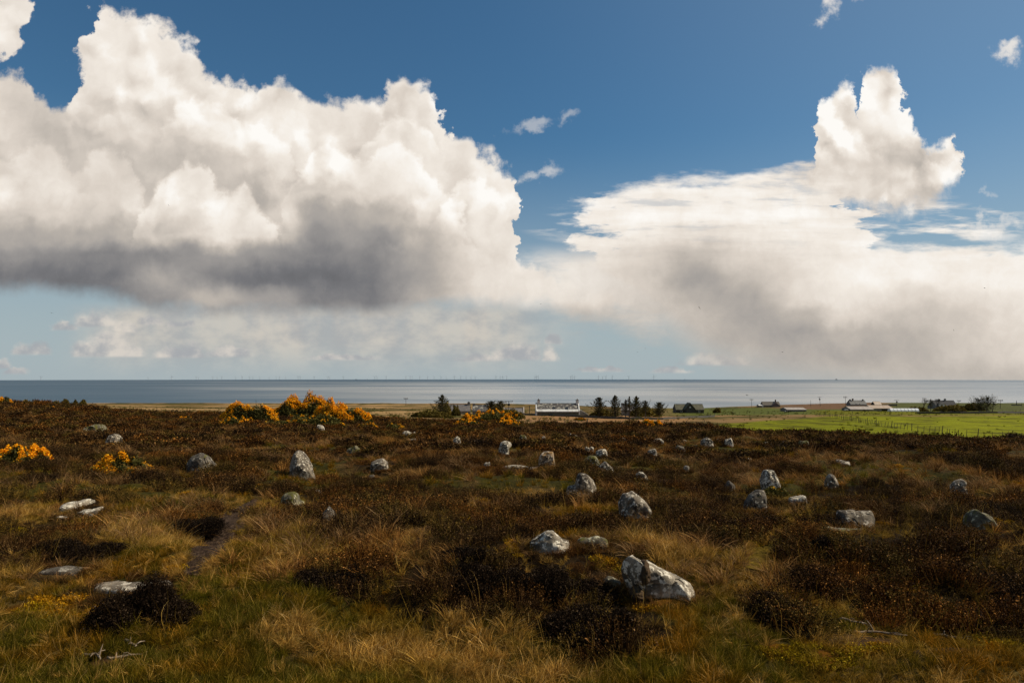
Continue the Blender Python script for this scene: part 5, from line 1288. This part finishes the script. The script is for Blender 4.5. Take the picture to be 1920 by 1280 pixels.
def bird(px_, py_, sz, lab, roll, dist=70):
    k_ = dist / 1280; x = (px_ - 960) * k_; z = CAM_Z + (705 - py_) * k_; S_ = sz * k_ / 2
    root = empty('gull', (x, dist, z)); tag(root, lab, 'bird', 'gulls in flight'); root.rotation_euler = (rad(20), rad(roll), rad(25))
    q = MB(); q.tube([(0, -S_ * .45, 0), (0, -S_ * .25, 0), (0, S_ * .1, 0), (0, S_ * .5, 0)], [S_ * .02, S_ * .11, S_ * .12, S_ * .03], 7); q.build('body', m_bird, root, True)
    for s_ in (-1, 1):
        q = MB(); pts = []
        for (t, zz, c0, c1) in ((.05, 0, -.14, .16), (.5, .22, -.20, .08), (1.0, .08, .02, .08)):
            pts += [(s_ * S_ * t, S_ * c0, S_ * zz), (s_ * S_ * t, S_ * c1, S_ * zz), (s_ * S_ * t, S_ * c1, S_ * (zz + .03)), (s_ * S_ * t, S_ * c0, S_ * (zz + .03))]
        fs = [[0, 1, 2, 3], [11, 10, 9, 8]]
        for i in range(2):
            for j in range(4): fs.append([i * 4 + j, i * 4 + 4 + j, i * 4 + 4 + (j + 1) % 4, i * 4 + (j + 1) % 4])
        q.add(pts, fs); q.build('wing', m_bird, root)
for a_ in [(97, 587, 6, 'gull flying in the blue gap low at the left', 10), (316, 385, 5, 'gull in front of the bright cloud lobe', 60), (259, 526, 4, 'gull in front of the dark cloud base at left', 30),
           (606, 544, 5, 'gull with upright wings below the dark cloud base', 80), (1311, 577, 8, 'gull gliding in front of the grey rain cloud', 50), (1467, 660, 6, 'gull low over the sea below the right hand cloud', 0),
           (1210, 653, 4, 'upper of two specks of gulls low in the centre sky', 0), (1195, 660, 4, 'lower of two specks of gulls low in the centre sky', 20), (1014, 570, 5, 'gull under the tip of the big cloud', 10), (1788, 619, 4, 'gull in front of the cream cloud at right', 70), (1846, 540, 6, 'pale gull gliding in the bright cloud at far right', 10), (938, 647, 4, 'gull low above the small heaps in the centre', 70)]:
    bird(*a_)

# ------------------------------------------------------------------ ground cover (countless): instanced clumps, each kind one object
m_blond = leafy_mat('straw_grass', [(0, (.10, .050, .006)), (.5, (.42, .235, .045)), (.8, (.68, .41, .11)), (1, (.92, .68, .34))], .5, .35, patch=(.8, (.62, .66, .35)))
m_green = leafy_mat('green_grass', [(0, (.022, .026, .001)), (.6, (.125, .095, .004)), (1, (.50, .36, .07))], .45, .35, patch=(.9, (1.9, 1.15, .8)))
m_wisp = leafy_mat('wiry_brown_grass', [(0, (.040, .020, .006)), (.5, (.20, .100, .034)), (1, (.66, .42, .20))], .5, .30, patch=(.5, (1.4, 1.2, .7)))
m_mossf = leafy_mat('orange_moss', [(0, (.06, .024, .001)), (.6, (.28, .120, .003)), (1, (.55, .28, .01))], .4, .15, patch=(1.5, (.7, 1.0, .8)))
m_rush = leafy_mat('rush_tussock', [(0, (.05, .055, .004)), (1, (.13, .12, .015))], .4, .2)
src = D.collections.new('ground_cover_clumps')
def clump(name, V_, F, mat, val):
    o = mesh_obj(name, V_, F, mat, attrs={'v': ('FLOAT', val)}, link=False); src_c = D.collections.new(name + '_kinds') if False else None
    return o
def grass_clump(seed, n_, rbase, spread, lean, wd, mat, name, h0=.5, seg=4):
    rng = np.random.default_rng(seed)
    a = rng.uniform(0, 6.2832, n_); r_ = rbase * np.sqrt(rng.uniform(0, 1, n_))
    base = np.stack([np.cos(a) * r_, np.sin(a) * r_, np.full(n_, -.03)], 1)
    h = rng.uniform(h0, 1.0, n_); out = spread * rng.uniform(.3, 1.3, n_)
    a2 = a + rng.normal(0, .6, n_)
    tip = base + np.stack([np.cos(a2) * out * h + lean * h, np.sin(a2) * out * h, h * (1 - .25 * out)], 1)
    tip = tip + rng.normal(0, .16, (n_, 3)) * [1, 1, .6]
    bend = np.stack([np.cos(a2) * .30 * h + lean * .5, np.sin(a2) * .30 * h, -h * rng.uniform(.1, .8, n_)], 1) + rng.normal(0, .14, (n_, 3))
    V_, F = blades(base, tip, rng.uniform(.6, 1.3, n_) * wd, bend, rng, seg)
    val = np.repeat(np.clip(rng.uniform(0, 1, n_), 0, 1), 2 * (seg + 1)) * np.tile(np.repeat(np.linspace(.6, 1.0, seg + 1), 2), n_)
    return clump(name, V_, F, mat, val)
def heath_clump(seed, n_, mat, name, leafs=14, lsz=.030, tall=.55):
    rng = np.random.default_rng(seed)
    a = rng.uniform(0, 6.2832, n_); r_ = np.sqrt(rng.uniform(0, 1, n_))
    top = tall * (1 - r_ ** 2.2) ** .5 * (.65 + .6 * fbm(np.cos(a) * r_ * 2 + seed, np.sin(a) * r_ * 2, oct=2, seed=seed)) + .12
    tip = np.stack([np.cos(a) * r_, np.sin(a) * r_, top], 1); base = tip * [.6, .6, .0]
    V1, F1 = blades(base, tip, .022, rng.normal(0, .1, (n_, 3)), rng, 1)
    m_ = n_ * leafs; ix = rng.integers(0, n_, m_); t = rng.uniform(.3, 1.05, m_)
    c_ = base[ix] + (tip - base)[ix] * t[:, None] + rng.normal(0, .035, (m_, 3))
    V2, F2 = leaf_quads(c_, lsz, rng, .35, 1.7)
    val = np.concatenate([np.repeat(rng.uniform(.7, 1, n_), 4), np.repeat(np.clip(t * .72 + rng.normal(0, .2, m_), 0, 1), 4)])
    return clump(name, np.concatenate([V1, V2]), np.concatenate([F1, F2 + len(V1)]), mat, val)

def scatter(name, kinds, x, y, s_, rz, tilt=.15, seed=0, lift=0.0, cat='ground cover'):
    rng = np.random.default_rng(seed); n_ = len(x)
    z = ground_z(x, y) + lift
    me = D.meshes.new(name); me.vertices.add(n_); me.vertices.foreach_set('co', np.stack([x, y, z], 1).astype(np.float32).ravel())
    def at(nm, typ, key, arr):
        a_ = me.attributes.new(nm, typ, 'POINT'); a_.data.foreach_set(key, np.asarray(arr).ravel())
    rot = np.stack([rng.normal(0, tilt, n_), rng.normal(0, tilt, n_), rz], 1).astype(np.float32)
    at('rot', 'FLOAT_VECTOR', 'vector', rot)
    sc3 = np.stack([s_ * rng.uniform(.85, 1.2, n_), s_ * rng.uniform(.85, 1.2, n_), s_ * rng.uniform(.7, 1.25, n_)], 1).astype(np.float32)
    at('scl', 'FLOAT_VECTOR', 'vector', sc3)
    at('pick', 'INT', 'value', rng.integers(0, len(kinds), n_).astype(np.int32))
    o = D.objects.new(name, me); col.objects.link(o)
    cc_ = D.collections.new(name + '_kinds')
    for k_ in kinds: cc_.objects.link(k_)
    ng = D.node_groups.new(name + '_scatter', 'GeometryNodeTree')
    ng.interface.new_socket('Geometry', in_out='INPUT', socket_type='NodeSocketGeometry'); ng.interface.new_socket('Geometry', in_out='OUTPUT', socket_type='NodeSocketGeometry')
    N_ = ng.nodes; Lk = ng.links
    gi, go = N_.new('NodeGroupInput'), N_.new('NodeGroupOutput')
    ci = N_.new('GeometryNodeCollectionInfo'); ci.inputs['Collection'].default_value = cc_; ci.inputs['Separate Children'].default_value = True; ci.inputs['Reset Children'].default_value = True
    ip = N_.new('GeometryNodeInstanceOnPoints'); ip.inputs['Pick Instance'].default_value = True
    def na(nm, typ):
        a_ = N_.new('GeometryNodeInputNamedAttribute'); a_.data_type = typ; a_.inputs['Name'].default_value = nm; return a_.outputs[0]
    Lk.new(gi.outputs[0], ip.inputs['Points']); Lk.new(ci.outputs[0], ip.inputs['Instance'])
    Lk.new(na('pick', 'INT'), ip.inputs['Instance Index']); Lk.new(na('rot', 'FLOAT_VECTOR'), ip.inputs['Rotation']); Lk.new(na('scl', 'FLOAT_VECTOR'), ip.inputs['Scale'])
    Lk.new(ip.outputs[0], go.inputs[0])
    md = o.modifiers.new('scatter', 'NODES'); md.node_group = ng
    return tag(o, kind='stuff')

rng = np.random.default_rng(1234)
m_heath2 = leafy_mat('olive_heather', [(0, (.007, .005, .001)), (.5, (.030, .020, .003)), (1, (.16, .095, .020))], .5, .08)
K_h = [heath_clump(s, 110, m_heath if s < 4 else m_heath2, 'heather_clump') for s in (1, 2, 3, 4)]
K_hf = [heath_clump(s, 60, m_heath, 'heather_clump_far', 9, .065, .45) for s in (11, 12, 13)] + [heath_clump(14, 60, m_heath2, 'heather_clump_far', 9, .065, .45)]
K_b = [grass_clump(s, 50, .25, 1.1, .35, .030, m_blond, 'straw_tuft') for s in (21, 22, 23, 24)]
K_w = [grass_clump(s, 60, .28, 1.0, -.35, .026, m_wisp, 'wiry_tuft', .5, 4) for s in (31, 32, 33)]
K_g = [grass_clump(s, 60, .32, .65, .05, .030, m_green, 'green_tuft', .4, 3) for s in (41, 42, 43, 44)]
K_m = [heath_clump(s, 90, m_mossf, 'moss_clump', 10, .06, .30) for s in (51, 52)]
K_r = [grass_clump(s, 40, .35, .5, 0, .05, m_rush, 'rush_clump', .4, 2) for s in (61, 62)]

def sample(n_, d0, d1, power=0.0, amax=.92):
    u = rng.uniform(0, 1, n_); e = power + 1
    d = (d0 ** e + u * (d1 ** e - d0 ** e)) ** (1 / e)
    a = rng.uniform(-amax, amax, n_); return a * (d + .8), d
SX = np.array(stone_spots)
p1 = np.array([pos(q[0], q[1])[:2] + (q[2] * pos(q[0], q[1])[1] / 1280,) for q in PATH1 + PATH2])
def clear(x, y, grow=0.0, front=1.0):
    """keeps clumps out of stones, off the strip just before them and off the paths"""
    ok = np.ones(len(x), bool)
    for sx_, sy2, r_ in SX:
        dx_ = np.abs(x - sx_); dy_ = y - sy2
        ok &= ~((np.hypot(dx_, dy_) < r_ * 1.0 + grow) | ((dx_ < r_ + grow * .7) & (dy_ < 0) & (dy_ > -(0.22 + grow) * front * (1 + sy2 / 24))))
    for i in range(len(p1) - 1):
        if i == len(PATH1) - 1: continue
        A_, B_ = p1[i], p1[i + 1]; ab = B_[:2] - A_[:2]; t = np.clip(((x - A_[0]) * ab[0] + (y - A_[1]) * ab[1]) / (ab @ ab), 0, 1)
        dd = np.hypot(x - A_[0] - t * ab[0], y - A_[1] - t * ab[1]); ok &= dd > (A_[2] + (B_[2] - A_[2]) * t) * .80 + grow * .3
    return ok
def shrink(x, y, k=.55):
    """growth stays short on the trodden ground just before each stone"""
    f_ = np.ones(len(x))
    for sx_, sy2, r_ in SX:
        w_ = np.clip(1.6 - np.abs(x - sx_) / (r_ + .12), 0, 1) * ((y < sy2 + r_) & (y > sy2 - .9 - .05 * sy2))
        f_ = np.minimum(f_, 1 - (1 - k) * w_)
    return f_
def moor(x, y):
    px_ = 960 + 1280 * x / np.maximum(y, .5)
    return y < np.interp(px_, [-400, 0, 300, 560, 760, 960, 1280, 1400, 1600, 1920, 2400], [94, 94, 92, 96, 100, 96, 84, 74, 66, 64, 64])

# heather over the moor
x, y = sample(48000, 3.6, 100, .25); he, st_, mo, ba, qx, qy = zones(x, y)
s_ = .17 * np.clip(y / 8, .6, 99) ** .42 * rng.uniform(.6, 1.4, len(x)) * (0.75 + .6 * sstep(he, .3, 1.0))
s_ *= .45 + 1.25 * fbm(x / 2.4, y / 3.2, oct=3, seed=77)
ed = np.interp(960 + 1280 * x / y, [0, 300, 560, 760, 960, 1280, 1400, 1600, 1920], [94, 92, 96, 100, 96, 84, 74, 66, 64])
s_ *= 1 + .45 * sstep(y, ed - 14, ed - 3) * sstep(qx, 1000, 1300)
ok = (he > rng.uniform(.25, 1.15, len(x))) & moor(x, y) & clear(x, y, .10)
s_ *= shrink(x, y, .42)
nr_ = ok & (y < 26); fr_ = ok & (y >= 26)
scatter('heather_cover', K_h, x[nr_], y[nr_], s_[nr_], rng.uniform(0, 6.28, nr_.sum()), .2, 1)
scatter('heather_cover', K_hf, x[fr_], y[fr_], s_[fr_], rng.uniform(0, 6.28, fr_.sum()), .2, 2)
# green turf in front
x, y = sample(30000, 3.6, 13, 0.4); he, st_, mo, ba, qx, qy = zones(x, y)
ok = (he < rng.uniform(.1, .55, len(x))) & (mo < rng.uniform(.3, 1, len(x))) & (ba < .5) & clear(x, y, .02)
s_ = rng.uniform(.06, .15, len(x)) * (1 - .35 * st_)
scatter('green_grass', K_g, x[ok], y[ok], s_[ok], rng.uniform(0, 6.28, ok.sum()), .25, 3)
x, y = sample(14000, 13, 60, 0.2); he, st_, mo, ba, qx, qy = zones(x, y)
ok = (he < .4) & (st_ < rng.uniform(.2, .9, len(x))) & (ba < .5) & clear(x, y, .02) & moor(x, y)
scatter('green_grass', K_g, x[ok], y[ok], (rng.uniform(.10, .2, len(x)) * (y / 13) ** .3)[ok], rng.uniform(0, 6.28, ok.sum()), .25, 4)
# straw coloured tufts
x, y = sample(34000, 3.6, 16, 0.4); he, st_, mo, ba, qx, qy = zones(x, y)
bl = np.maximum(mx(BLOND, qx, qy), 0)
ok = (he < .5) & (mo < .6) & (st_ * .42 + bl * .8 > rng.uniform(.1, 1.1, len(x))) & clear(x, y, .03)
scatter('straw_grass', K_b, x[ok], y[ok], (rng.uniform(.07, .15, len(x)) * (1 + .45 * bl) * shrink(x, y, .6))[ok], rng.normal(0, 1.3, ok.sum()), .4, 5)
# short growth close around the stones and over the edges of the paths
xs_, ys_ = [], []
for sx_, sy2, r_ in stone_spots:
    k_ = int(26 + 60 * r_); a_ = rng.uniform(0, 6.28, k_); q_ = r_ * rng.uniform(.75, 1.5, k_) + .05
    xs_.append(sx_ + np.cos(a_) * q_); ys_.append(sy2 + np.sin(a_) * q_ * .8)
x, y = np.concatenate(xs_), np.concatenate(ys_); n_ = len(x); s_ = rng.uniform(.07, .15, n_) * np.clip(y / 14, .8, 3) ** .3
h1 = rng.uniform(0, 1, n_) < .5
scatter('wiry_grass', K_w, x[h1], y[h1], s_[h1] * 1.15, rng.uniform(0, 6.28, h1.sum()), .3, 12)
scatter('heather_cover', K_h, x[~h1], y[~h1], s_[~h1], rng.uniform(0, 6.28, (~h1).sum()), .3, 13)
xs_, ys_ = [], []
for A_, B_ in [(p1[i], p1[i + 1]) for i in range(len(p1) - 1) if i != len(PATH1) - 1]:
    t = rng.uniform(0, 1, 90); w_ = A_[2] + (B_[2] - A_[2]) * t; o_ = np.sign(rng.uniform(-1, 1, 90)) * rng.uniform(.1, 1.0, 90) ** .4 * 1.1 * w_; d_ = (B_ - A_)[:2]; d_ = d_ / np.linalg.norm(d_)
    xs_.append(A_[0] + (B_[0] - A_[0]) * t - d_[1] * o_); ys_.append(A_[1] + (B_[1] - A_[1]) * t + d_[0] * o_)
x, y = np.concatenate(xs_), np.concatenate(ys_); n_ = len(x)
scatter('dead_grass', K_b, x, y, rng.uniform(.05, .12, n_), rng.uniform(0, 6.28, n_), 1.3, 14, .015)
# single stalks and scraps of straw everywhere in front
x, y = sample(9000, 3.6, 16, 0.5); he, st_, mo, ba, qx, qy = zones(x, y)
ok = (rng.uniform(0, 1, len(x)) < .75) & clear(x, y, .03)
scatter('dead_grass', K_b, x[ok], y[ok], rng.uniform(.06, .13, ok.sum()), rng.uniform(0, 6.28, ok.sum()), 1.2, 6, .02)
K_s = [grass_clump(s, 4, .12, .35, .15, .0055, m_blond, 'stalks', .6, 5) for s in (71, 72, 73)]
x, y = sample(2600, 3.6, 20, 0.5); ok = clear(x, y, .03)
scatter('grass_stalks', K_s, x[ok], y[ok], rng.uniform(.30, .55, ok.sum()), rng.uniform(0, 6.28, ok.sum()), .2, 7)
# wiry brown grass through the middle distance
x, y = sample(30000, 6.5, 85, 0.1); he, st_, mo, ba, qx, qy = zones(x, y)
clus = fbm(x / 2.6, y / 2.6, oct=3, seed=99)
ok = ((he < .6) | (clus > .54)) & (st_ * .5 + (he < .35) * .35 + (clus - .5) * 2.4 > rng.uniform(.10, 1.15, len(x))) & (mo < .7) & clear(x, y, .05) & moor(x, y) & (qy < 1110)
s_ = rng.uniform(.14, .32, len(x)) * np.clip(y / 14, .75, 9) ** .36 * shrink(x, y, .5)
scatter('wiry_grass', K_w, x[ok], y[ok], s_[ok], rng.normal(0, 1.1, ok.sum()), .3, 8)
# moss
x, y = sample(22000, 3.6, 30, 0.3); he, st_, mo, ba, qx, qy = zones(x, y)
ok = (mo > .35) & clear(x, y, .02)
scatter('orange_moss', K_m, x[ok], y[ok], (rng.uniform(.07, .15, len(x)) * (y / 6) ** .35)[ok], rng.uniform(0, 6.28, ok.sum()), .2, 9)
# rushes and rough tussocks in the fields
x, y = sample(16000, 64, 330, 0.1, .80); _, qy = to_px(x, y, base_z(x, y)); qx = 960 + 1280 * x / y
tn = fbm(x / 5, y / 7, oct=3, seed=14)
ok = ~moor(x, y) & (tn > .56) & (rng.uniform(0, 1, len(x)) < np.where((qx > 1500) & (qy > 778) & (qy > np.interp(qx, [1530, 1920], [779, 824])), .22, np.where((qx > 1300) & (qy > 779) , .10, .55)))
scatter('rushes', K_r, x[ok], y[ok], (rng.uniform(.35, .8, len(x)))[ok], rng.uniform(0, 6.28, ok.sum()), .15, 10)
